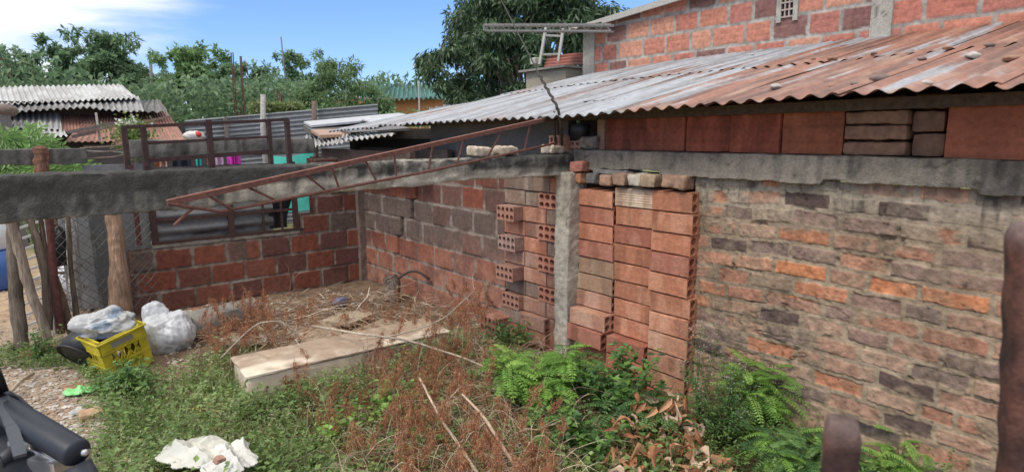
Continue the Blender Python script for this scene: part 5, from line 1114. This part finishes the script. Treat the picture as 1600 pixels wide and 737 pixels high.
def fern_bush(lab, x, y, h, spread, nst, nfr, fl, pal, seed, npair=11, ll=.026, lw=.011, name='legume_plant', group='feathery legume plants along the walls', lean=(0, 0)):
    r = np.random.default_rng(seed); z = G(x, y); root = thing(name, lab, 'plant', (x, y, z), group); st, lf = MB(), MB()
    for i in range(nst):
        a = r.uniform(0, 2 * math.pi); e = np.array([x + spread * r.uniform(.1, 1) * math.cos(a) + lean[0], y + spread * r.uniform(.1, 1) * math.sin(a) + lean[1], z + h * r.uniform(.55, 1)])
        t = np.linspace(0, 1, 7)[:, None]; b = np.array([x, y, z]); pts = b + (e - b) * np.concatenate([t ** 1.3, t ** 1.3, t ** .85], 1); st.tube(pts, np.linspace(.005, .0022, 7), 5, (.12, .10, .05), cap=False)
        for k in range(nfr):
            u = r.uniform(.35, 1); q = b + (e - b) * np.array([u ** 1.3, u ** 1.3, u ** .85]); a2 = r.uniform(0, 2 * math.pi)
            frond(lf, st, q, (math.cos(a2), math.sin(a2), r.uniform(.05, .75)), fl * r.uniform(.65, 1.15), npair, ll, lw, pal[r.integers(len(pal))], r, r.uniform(.2, .7))
    put(st, 'stem', M_WOOD, root); put(lf, 'foliage', M_LEAF, root); return root
def broad_bush(lab, x, y, h, spread, nst, nlf, ll, lw, pal, seed, name='leafy_weed', group='broad leaved weeds in the yard', flower=0):
    r = np.random.default_rng(seed); z = G(x, y); root = thing(name, lab, 'plant', (x, y, z), group); st, lf = MB(), MB(); b = np.array([x, y, z])
    for i in range(nst):
        a = r.uniform(0, 2 * math.pi); s = r.uniform(.05, 1) * spread; e = b + [s * math.cos(a), s * math.sin(a), h * r.uniform(.5, 1)]
        t = np.linspace(0, 1, 8)[:, None]; pts = b + (e - b) * t + r.normal(size=(8, 3)) * .008; st.tube(pts, np.linspace(.0035, .0012, 8), 4, (.13, .13, .05), cap=False)
        u = r.uniform(.15, 1, nlf)[:, None]; q = b + (e - b) * u + r.normal(size=(nlf, 3)) * .012; d = r.normal(size=(nlf, 3)); d[:, 2] = d[:, 2] * .3 + .1
        leaves(lf, q, d, r.normal(size=(nlf, 3)) * .35 + [0, 0, 1], r.uniform(.6, 1.2, nlf) * ll, r.uniform(.7, 1.1, nlf) * lw, pick(pal, r.uniform(0, .99, nlf)) * r.uniform(.8, 1.15, nlf)[:, None])
        if flower:
            m = flower; q = e + r.normal(size=(m, 3)) * .02; leaves(lf, q, r.normal(size=(m, 3)), r.normal(size=(m, 3)), .012, .008, (.5, .42, .40))
    put(st, 'stem', M_WOOD, root); put(lf, 'foliage', M_LEAF, root); return root
def gp(px, py, z=0.0): q = P(px, py, 2, z); return float(q[0]), float(q[1])
x, y = gp(835, 655); fern_bush('largest bright green feathery plant, spreading at the foot of the concrete column', x, y, .46, .30, 26, 13, .20, GR, 1, 9, .036, .015)
x, y = gp(900, 640); fern_bush('darker feathery plant between the column foot and the brick stack', x, y, .40, .24, 18, 10, .18, GD + GR[:1], 2, 9, .034, .014)
x, y = gp(968, 672); broad_bush('broad dark leaved weed before the middle column of stacked bricks', x, y, .52, .30, 44, 34, .055, .034, GD + GR[:1], 3)
x, y = gp(1010, 690); fern_bush('low drooping legume plant before the right column of stacked bricks', x, y, .36, .28, 20, 11, .2, GD, 4, 10, .032, .013)
x, y = gp(900, 720); broad_bush('round leaved weed below the largest feathery plant', x, y, .34, .32, 44, 24, .045, .034, GD + GR[:1], 5)
x, y = gp(1092, 665); broad_bush('tall thin weed with tiny pale flowers at the right edge of the brick stack', x, y, .72, .13, 9, 44, .020, .011, GD, 6, flower=10)
x, y = gp(1130, 690); broad_bush('bushy small leaved weed at the foot of the old wall beside the stack', x, y, .50, .32, 60, 56, .022, .012, GD, 7, flower=4)
x, y = gp(1185, 680); fern_bush('bright arching feathery plant against the old brick wall', x, y, .50, .20, 15, 9, .24, GR, 8, 14, .034, .010)
x, y = gp(1240, 750); fern_bush('feathery plant with fine comb leaves left of the short rusty post', x, y, .30, .26, 26, 10, .20, GD + GR[1:2], 9, 15, .028, .008)
x, y = gp(1395, 775); fern_bush('fine leaved bright plant right of the short rusty post', x, y, .30, .18, 9, 7, .2, GR, 10, 15, .028, .008)
x, y = gp(1300, 780); fern_bush('low dark comb leaved plant behind the short rusty post', x, y, .26, .24, 22, 10, .17, GD, 17, 14, .026, .008)
x, y = gp(1545, 800); broad_bush('slender upright weed at the old wall near the right edge', x, y, .42, .03, 3, 20, .035, .014, GD, 11)
x, y = gp(205, 618); broad_bush('bushy green weed growing in front of the yellow crate', x, y, .30, .24, 34, 24, .050, .024, GD + GR[:1], 12)
x, y = gp(60, 560); broad_bush('leafy weed at the foot of the thick left timber post', x, y, .28, .2, 18, 22, .035, .018, GD, 13)
x, y = gp(130, 560); broad_bush('small weed between the fence posts and the black tub', x, y, .22, .28, 18, 18, .032, .016, GD, 14)
x, y = gp(610, 660); broad_bush('light green heart leaved vine in the middle of the front weeds', x, y, .30, .28, 34, 18, .045, .038, GR, 15)
x, y = gp(520, 690); broad_bush('yellow green round leaved weed right of the white cloths', x, y, .22, .24, 18, 14, .04, .034, GR, 16)
x, y = gp(690, 700); broad_bush('dark green weed among the dry branches at the front', x, y, .28, .22, 20, 16, .045, .03, GD + GR[:1], 18)
x, y = gp(800, 545); broad_bush('glossy weed growing at the foot of the toothed pier', x, y, .32, .26, 22, 18, .05, .028, GD + GR[:1], 19)
# papaya like plant behind the far beam
root = thing('papaya_plant', 'bright green lobed leaf plant rising behind the beam stub on the left', 'plant', (.25, 8.6, 0), None); st, lf = MB(), MB(); r = np.random.default_rng(70)
for (px, py, yy) in ((10, 235, 8.6), (45, 215, 8.6), (28, 245, 8.4), (70, 235, 8.7), (55, 262, 8.3), (95, 262, 8.3), (120, 262, 8.3), (15, 262, 8.4), (40, 232, 8.5), (0, 215, 8.5)):
    c_ = P(px, py, 1, yy); st.tube([(.1, 8.7, .4), (c_[0] * .5, 8.7, 1.2), c_], .012, 5, (.16, .2, .08), cap=False)
    for k in range(9):
        a = k / 9 * 2 * math.pi + r.uniform(0, .5); d = np.array([math.cos(a), .35 * math.sin(a), .8 * math.sin(a) - .15 + r.uniform(-.2, .2)])
        for s_ in np.linspace(.1, .8, 4): leaves(lf, [c_ + d * .22 * s_] * 2, np.array([d + np.cross(d, (0, -.8, .6)) * .8, d - np.cross(d, (0, -.8, .6)) * .8]), np.array([[0, -.8, .6]] * 2), .10, .035, np.array((.15, .29, .065)) * r.uniform(.7, 1.25))
        leaves(lf, [c_], np.array([d]), np.array([[0, -.8, .6]]), .20, .045, np.array((.18, .33, .08)) * r.uniform(.75, 1.2))
put(st, 'stem', M_WOOD, root); put(lf, 'foliage', M_LEAF, root)
root = thing('flower_plant', 'small yellow green flowering plant seen through the steel grille', 'plant', (.9, 10.5, 0)); lf = MB(); n = 900; c_ = P(208, 208, 1, 10.5)
leaves(lf, c_ + r.normal(size=(n, 3)) * [.13, .1, .12] - [0, 0, .05], rdir(n), rdir(n, 0, 1), .06, .035, pick([(.16, .25, .05), (.10, .19, .04), (.22, .28, .08)], r.uniform(0, .99, n))); n = 60; leaves(lf, c_ + r.normal(size=(n, 3)) * [.09, .06, .03] + [0, 0, .14], rdir(n), rdir(n), .05, .05, (.8, .78, .74))
put(lf, 'foliage', M_LEAF, root); mb = MB(); mb.tube([(c_[0], 10.5, 0), c_], .015, 5, (.15, .12, .08)); put(mb, 'stem', M_WOOD, root)

# ------------------------------------------------------------------ ground cover
CL = [(P(308, 712, 2, .16)[:2], .22), (P(356, 722, 2, .16)[:2], .14)]
def inpoly(poly, n, r):
    poly = np.array(poly, float); lo, hi = poly.min(0), poly.max(0); out = []
    while len(out) < n:
        q = r.uniform(lo, hi, (n, 2)); c_ = np.zeros(n, bool); j = len(poly) - 1
        for i in range(len(poly)):
            xi, yi = poly[i]; xj, yj = poly[j]; c_ ^= ((yi > q[:, 1]) != (yj > q[:, 1])) & (q[:, 0] < (xj - xi) * (q[:, 1] - yi) / (yj - yi + 1e-9) + xi); j = i
        out += list(q[c_])
    q = np.array(out[:n]); w = np.array([P(a, b, 2, 0)[:2] for a, b in q])
    for c_, rad in CL:
        k = np.hypot(*(w - c_).T) < rad; w[k] = c_ + (w[k] - c_) / (np.hypot(*(w[k] - c_).T)[:, None] + 1e-6) * rad * r.uniform(1, 1.5, (k.sum(), 1))
    return w
def zone(poly, n, seed): r = np.random.default_rng(seed); w = inpoly(poly, n, r); return w[:, 0], w[:, 1]
main = [(155, 700), (165, 640), (265, 590), (360, 560), (380, 625), (560, 610), (720, 545), (790, 540), (900, 640), (1060, 720), (1060, 900), (140, 900)]
rightz = [(1030, 660), (1110, 650), (1260, 690), (1500, 800), (1500, 1000), (1030, 900)]
fencez = [(0, 545), (140, 540), (250, 590), (170, 640), (120, 575), (0, 575)]
def weeds(mb, xs, ys, hmin, hmax, nl, ll, lw, pal, seed, spread=.05):
    r = np.random.default_rng(seed); N = len(xs); zs = ground_h(xs, ys); h = r.uniform(hmin, hmax, N) * (.6 + .6 * vnoise(v3(xs * 3, ys * 3), 5))
    idx = np.repeat(np.arange(N), nl); u = r.uniform(.1, 1, N * nl); lean = r.normal(size=(N, 2)) * spread
    p = np.stack([xs[idx] + lean[idx, 0] * u, ys[idx] + lean[idx, 1] * u, zs[idx] + h[idx] * u], 1) + r.normal(size=(N * nl, 3)) * .008
    d = r.normal(size=(N * nl, 3)); d[:, 2] = d[:, 2] * .35 + .15
    tone = vnoise(v3(xs * 4, ys * 4), 9)[idx]
    c = pick(pal, np.clip(tone * .6 + r.uniform(0, .45, N * nl), 0, .999)) * r.uniform(.75, 1.25, N * nl)[:, None]
    leaves(mb, p, d, r.normal(size=(N * nl, 3)) * .4 + [0, 0, 1], r.uniform(.6, 1.3, N * nl) * ll, r.uniform(.7, 1.2, N * nl) * lw, c)
WP = [(.11, .175, .055), (.155, .24, .07), (.21, .31, .09), (.29, .38, .14), (.40, .43, .24), (.42, .38, .12)]
mb = MB()
x, y = zone(main, 5200, 1); weeds(mb, x, y, .04, .23, 14, .024, .013, WP, 1)
x, y = zone(main, 1500, 21); weeds(mb, x, y, .08, .30, 10, .042, .026, WP[:4], 2)
x, y = zone(rightz, 1600, 2); weeds(mb, x, y, .05, .30, 14, .022, .012, WP[:3], 3)
x, y = zone(fencez, 520, 3); weeds(mb, x, y, .04, .14, 12, .028, .014, WP[:4], 4)
x, y = zone([(345, 610), (560, 590), (720, 545), (740, 560), (560, 640), (360, 650)], 700, 44); weeds(mb, x, y, .08, .24, 13, .028, .015, WP, 7)
x, y = zone([(370, 560), (560, 560), (700, 520), (800, 520), (800, 545), (560, 610)], 240, 4); weeds(mb, x, y, .04, .18, 10, .026, .013, WP, 5)
x, y = zone([(100, 600), (240, 600), (320, 560), (420, 520), (330, 640), (150, 720)], 260, 6); weeds(mb, x, y, .02, .08, 9, .024, .012, WP, 6)
tag(mb.build('weeds', M_LEAF), 'dense low cover of small leaved green weeds over the yard floor', 'weeds', kind='stuff')
mb = MB(); r = np.random.default_rng(8)
for poly, n, hm, colr in ((main, 8500, .20, WP[1:]), (rightz, 900, .2, WP[:3]), ([(300, 560), (420, 520), (420, 620), (300, 640)], 1600, .16, WP[:3])):
    x, y = zone(poly, n, 31); b = v3(x, y, ground_h(x, y)); d = r.normal(size=(n, 3)) * .55 + [0, 0, 1]; c = pick(colr, r.uniform(0, .99, n)); dry = r.uniform(0, 1, n) > .66; c = np.where(dry[:, None], np.array((.50, .43, .28)) * r.uniform(.6, 1.2, n)[:, None], c)
    leaves(mb, b, d, rdir(n, -.3, .3), r.uniform(.4, 1.2, n) * hm, r.uniform(.003, .008, n), c)
tag(mb.build('grass', M_LEAF), 'thin green and straw coloured grass blades among the weeds', 'grass', kind='stuff')
# dead brush: arching twigs and hanging red brown plumes
brush = [(335, 540), (420, 480), (600, 470), (740, 480), (860, 560), (900, 660), (880, 860), (620, 860), (560, 640), (640, 560), (380, 575)]
mb = MB(); r = np.random.default_rng(12)
x, y = zone(brush, 620, 41); z = ground_h(x, y)
TW = [(.50, .38, .27), (.30, .19, .13), (.58, .47, .35), (.28, .15, .095)]
def twig(p0, dr, L, rad, col, depth):
    n_ = 6; t = np.linspace(0, 1, n_)[:, None]; k = r.normal(size=3) * .10 * L; k2 = r.normal(size=(n_, 3)) * .010 * L
    pts = p0 + dr * L * t + k * np.sin(t * 3.1) + k2 - np.array([0, 0, .18 * L]) * t ** 2
    pts[:, 2] = np.maximum(pts[:, 2], G(p0[0], p0[1]) + .006)
    mb.tube(pts, np.linspace(rad, rad * .25, n_), 4 if depth else 3, np.array(col) * r.uniform(.75, 1.2), cap=False)
    if depth:
        for q in range(int(r.integers(1, 4))):
            m = int(r.integers(1, n_ - 1)); d2 = dr + r.normal(size=3) * .55; d2 /= np.linalg.norm(d2); twig(pts[m], d2, L * r.uniform(.3, .6), rad * .55, col, depth - 1)
for i in range(len(x)):
    d = r.normal(size=3); d[2] = abs(d[2]) * .35 + .05; d /= np.linalg.norm(d); twig(np.array([x[i], y[i], z[i] + r.uniform(0, .12)]), d, r.uniform(.14, .5), r.uniform(.002, .0052), TW[i % 4], 2 if i % 5 == 0 else 1)
x, y = zone([(520, 600), (640, 560), (760, 550), (840, 640), (900, 700), (900, 860), (560, 860), (520, 700)], 420, 47); z = ground_h(x, y)
for i in range(len(x)):
    a = r.uniform(0, 2 * math.pi); H_ = r.uniform(.16, .46); L = r.uniform(.1, .5); t = np.linspace(0, 1, 9); nod = r.uniform(.1, .5) * H_
    pts = np.stack([x[i] + math.cos(a) * L * t ** 1.6, y[i] + math.sin(a) * L * t ** 1.6, z[i] + H_ * np.sin(t * 1.9) - nod * t ** 3], 1) + r.normal(size=(9, 3)) * .004
    mb.tube(pts, np.linspace(r.uniform(.0014, .003), .0006, 9), 3, np.array(TW[i % 4]) * r.uniform(.8, 1.2), cap=False)
tag(mb.build('dead_twigs', M_WOOD), 'tangle of thin forked dead twigs over the heap and trough', 'twigs', kind='stuff')
mb = MB(); n = 11000; x, y = zone(brush, n, 43); d = rdir(n, -.15, .4); leaves(mb, v3(x, y, ground_h(x, y) + r.uniform(0, .16, n)), d, rdir(n, .2, 1), r.uniform(.05, .22, n), r.uniform(.0025, .006, n), np.array([(.54, .42, .29), (.42, .30, .19), (.62, .52, .38), (.36, .20, .12)])[r.integers(0, 4, n)] * r.uniform(.7, 1.15, n)[:, None])
tag(mb.build('straw', M_DRY), 'flattened pale and brown dry straw between the dead twigs', 'straw', kind='stuff')
mb = MB(); r = np.random.default_rng(13)
plz = [([(320, 520), (430, 500), (440, 560), (330, 580)], 85, .03, .24), ([(440, 500), (640, 480), (650, 520), (440, 560)], 34, .02, .12), ([(600, 570), (740, 560), (780, 660), (880, 760), (880, 860), (640, 860), (600, 660)], 260, .02, .40), ([(430, 610), (600, 585), (640, 700), (600, 800), (480, 690)], 70, .02, .22), ([(700, 545), (760, 545), (765, 575), (700, 575)], 30, .28, .56)]
for poly, n, za, zb in plz:
    x, y = zone(poly, n, 51 + n)
    for i in range(n):
        m = 130; L = r.uniform(.07, .17); top = np.array([x[i], y[i], G(x[i], y[i]) + r.uniform(za, zb)]); 
        ax_ = np.array([r.normal() * .35, r.normal() * .35, r.choice([-1, -1, 1]) * 1.0]); ax_ /= np.linalg.norm(ax_); top[2] += L if ax_[2] < 0 else 0
        u = r.uniform(0, 1, m); w = .022 * np.sin(u * 2.7 + .3); q = top + ax_ * (L * u)[:, None] + r.normal(size=(m, 3)) * w[:, None] * .6
        d = ax_ + r.normal(size=(m, 3)) * .55; c = np.array([(.40, .17, .085), (.46, .21, .11), (.30, .12, .065), (.50, .28, .16)])[r.integers(0, 4, m)] * r.uniform(.7, 1.2, m)[:, None]
        leaves(mb, q, d, r.normal(size=(m, 3)), r.uniform(.015, .034, m), .0032, c)
        mb.tube([top - ax_ * .03, top + ax_ * L], .0014, 3, (.25, .13, .08), cap=False)
tag(mb.build('dry_plumes', M_DRY), 'red brown dry feathery plumes hanging on the dead twigs', 'dry plants', kind='stuff')
def branch(lab, pts, ra, rb, col, seed):
    pts = np.array(pts, float); n = 26; t = np.linspace(0, 1, n); s_ = np.linspace(0, 1, len(pts)); c_ = np.stack([np.interp(t, s_, pts[:, i]) for i in range(3)], 1)
    k = np.ones(5) / 5; 
    for i in range(3): c_[2:-2, i] = np.convolve(c_[:, i], k, 'valid')
    c_ += .012 * np.stack([fbm(v3(t * 5, seed, j), 3, seed) for j in range(3)], 1); mb = MB(); mb.tube(c_, np.linspace(ra, rb, n), 7, np.array(col) * (1 + .25 * fbm(v3(t * 9, seed), 3, seed))[:, None])
    return tag(mb.build('dead_branch', M_WOOD, smooth=True), lab, 'branch', 'long pale dead branches')
def PZ(px, py, z): return P(px, py, 2, z)
branch('straight pale dead branch slanting down to the bottom edge, left of its neighbour', [PZ(655, 590, .42), PZ(690, 655, .30), PZ(748, 740, .15)], .006, .009, (.50, .39, .28), 1)
branch('thicker pinkish dead branch slanting down the front right of the weeds', [PZ(722, 615, .40), PZ(760, 655, .36), PZ(800, 720, .22), PZ(825, 760, .1)], .006, .012, (.48, .34, .25), 2)
branch('long arching pale branch lying across the trough top', [PZ(490, 508, .22), PZ(560, 522, .36), PZ(640, 530, .38), PZ(730, 560, .30), PZ(790, 590, .2)], .010, .005, (.47, .38, .29), 3)
branch('thin arching branch reaching up toward the side wall', [PZ(560, 530, .25), PZ(640, 520, .42), PZ(690, 500, .52), PZ(740, 455, .70)], .006, .003, (.45, .37, .28), 4)
branch('grey root like branch crossing the heap left of the trough', [PZ(345, 560, .10), PZ(400, 505, .30), PZ(440, 500, .3), PZ(470, 530, .12)], .006, .004, (.42, .36, .29), 5)
branch('dark dead branch lying flat on the soil near the corner', [PZ(400, 500, .10), PZ(480, 482, .17), PZ(560, 468, .22), PZ(640, 478, .16)], .012, .006, (.15, .10, .075), 6)
branch('curled pale twig standing up near the corner', [PZ(548, 500, .12), PZ(560, 480, .24), PZ(574, 462, .34), PZ(578, 448, .40)], .005, .004, (.55, .47, .38), 7)
# dry leaf heaps
mb = MB(); r = np.random.default_rng(14)
def curled(p, d, n_, L, Wd, col, curl):
    d = d / np.linalg.norm(d); s_ = np.cross(d, n_); s_ /= np.linalg.norm(s_) + 1e-9; u = np.cross(s_, d); t = np.linspace(0, 1, 6); wv = np.sin(t * 2.6 + .35) * Wd / 2; V = []
    for i, tt in enumerate(t):
        c_ = p + d * L * tt + u * math.sin(tt * 3) * curl * L * .4
        for k in (-1, -.5, 0, .5, 1): V.append(c_ + s_ * wv[i] * k * (1 - .25 * abs(curl)) + u * (abs(k) ** 2) * wv[i] * curl * 1.1 + u * .004 * math.sin(i * 3 + k * 5))
    mb.add(V, grid_faces(6, 5), col)
for poly, n, hz in (([(940, 745), (1000, 690), (1080, 700), (1140, 745), (1120, 800), (940, 800)], 300, .20), ([(1010, 690), (1070, 690), (1080, 715), (1020, 720)], 80, .33), ([(960, 700), (1000, 690), (990, 730)], 40, .3), ([(500, 790), (900, 700), (900, 820)], 22, .04)):
    x, y = zone(poly, n, 61 + n)
    for i in range(n):
        d = r.normal(size=3); d[2] *= .6; 
        curled(np.array([x[i], y[i], G(x[i], y[i]) + r.uniform(.01, 1) * hz]), d, r.normal(size=3) * .7 + [0, 0, 1], r.uniform(.035, .12) , r.uniform(.02, .06), np.array([(.46, .23, .12), (.54, .31, .17), (.36, .16, .08), (.62, .45, .32)][r.integers(4)]) * r.uniform(.75, 1.15), r.uniform(-1.8, 1.8))
tag(mb.build('dry_leaves', M_DRY, smooth=True), 'heap of large curled orange brown dry leaves before the brick stack', 'dry leaves', kind='stuff')
# gravel and litter of the lane
def pebbles(name, lab, polys, seed, smin, smax, pal):
    r = np.random.default_rng(seed); base = np.array([(1, 0, 0), (0, 1, 0), (-1, 0, 0), (0, -1, 0), (.1, .1, .75), (0, 0, -.6), (.6, .65, .4), (-.65, .55, .35), (-.5, -.6, .4), (.6, -.6, .38)])
    F = np.array([(4, 6, 0), (4, 1, 6), (4, 7, 1), (4, 2, 7), (4, 8, 2), (4, 3, 8), (4, 9, 3), (4, 0, 9), (5, 1, 0), (5, 2, 1), (5, 3, 2), (5, 0, 3), (0, 6, 1), (1, 7, 2), (2, 8, 3), (3, 9, 0)]); F = F[:, ::1]
    mb = MB()
    for poly, n in polys:
        x, y = zone(poly, n, seed + n); s = smin + (smax - smin) * r.uniform(0, 1, n) ** 3.5; z = ground_h(x, y)
        a = r.uniform(0, 6.28, n); V = base[None] * (1 + r.uniform(-.25, .25, (n, 10, 1))) * s[:, None, None] * np.stack([r.uniform(.7, 1.4, n), np.ones(n), r.uniform(.4, .8, n)], 1)[:, None]
        ca, sa = np.cos(a)[:, None], np.sin(a)[:, None]; V = np.stack([V[..., 0] * ca - V[..., 1] * sa + x[:, None], V[..., 0] * sa + V[..., 1] * ca + y[:, None], V[..., 2] + z[:, None] + s[:, None] * .1], -1)
        c = np.repeat((pick(pal, r.uniform(0, .99, n)) * r.uniform(.8, 1.15, n)[:, None])[:, None], 10, 1); mb.add(V.reshape(-1, 3), (F[None] + (np.arange(n) * 10)[:, None, None]).reshape(-1, 3), c.reshape(-1, 3))
    return tag(mb.build(name, M_STONE), lab, 'gravel', kind='stuff')
lanep = [(0, 570), (110, 560), (180, 640), (330, 640), (190, 745), (0, 745)]
pebbles('gravel', 'loose gravel, crushed stone and litter strewn over the dirt path', [(lanep, 5200), ([(250, 480), (560, 450), (620, 480), (420, 560), (260, 600)], 1500), ([(200, 600), (420, 560), (420, 640), (200, 700)], 900), ([(-60, 440), (80, 440), (80, 545), (-60, 545)], 500)], 15, .004, .026, [(.36, .30, .24), (.42, .37, .31), (.27, .21, .165), (.48, .44, .39), (.33, .235, .17)])
mb = MB(); r = np.random.default_rng(16); n = 5200; x, y = zone([(150, 700), (260, 560), (520, 460), (640, 470), (900, 640), (900, 900), (150, 900)], n, 71)
leaves(mb, v3(x, y, ground_h(x, y) + .004), rdir(n, -.1, .25), rdir(n, .5, 1), r.uniform(.012, .05, n), r.uniform(.004, .016, n), np.array([(.30, .20, .12), (.40, .31, .21), (.18, .11, .07), (.24, .13, .075)])[r.integers(0, 4, n)])
tag(mb.build('leaf_litter', M_DRY), 'brown leaf litter and straw on the yard soil', 'leaf litter', kind='stuff')
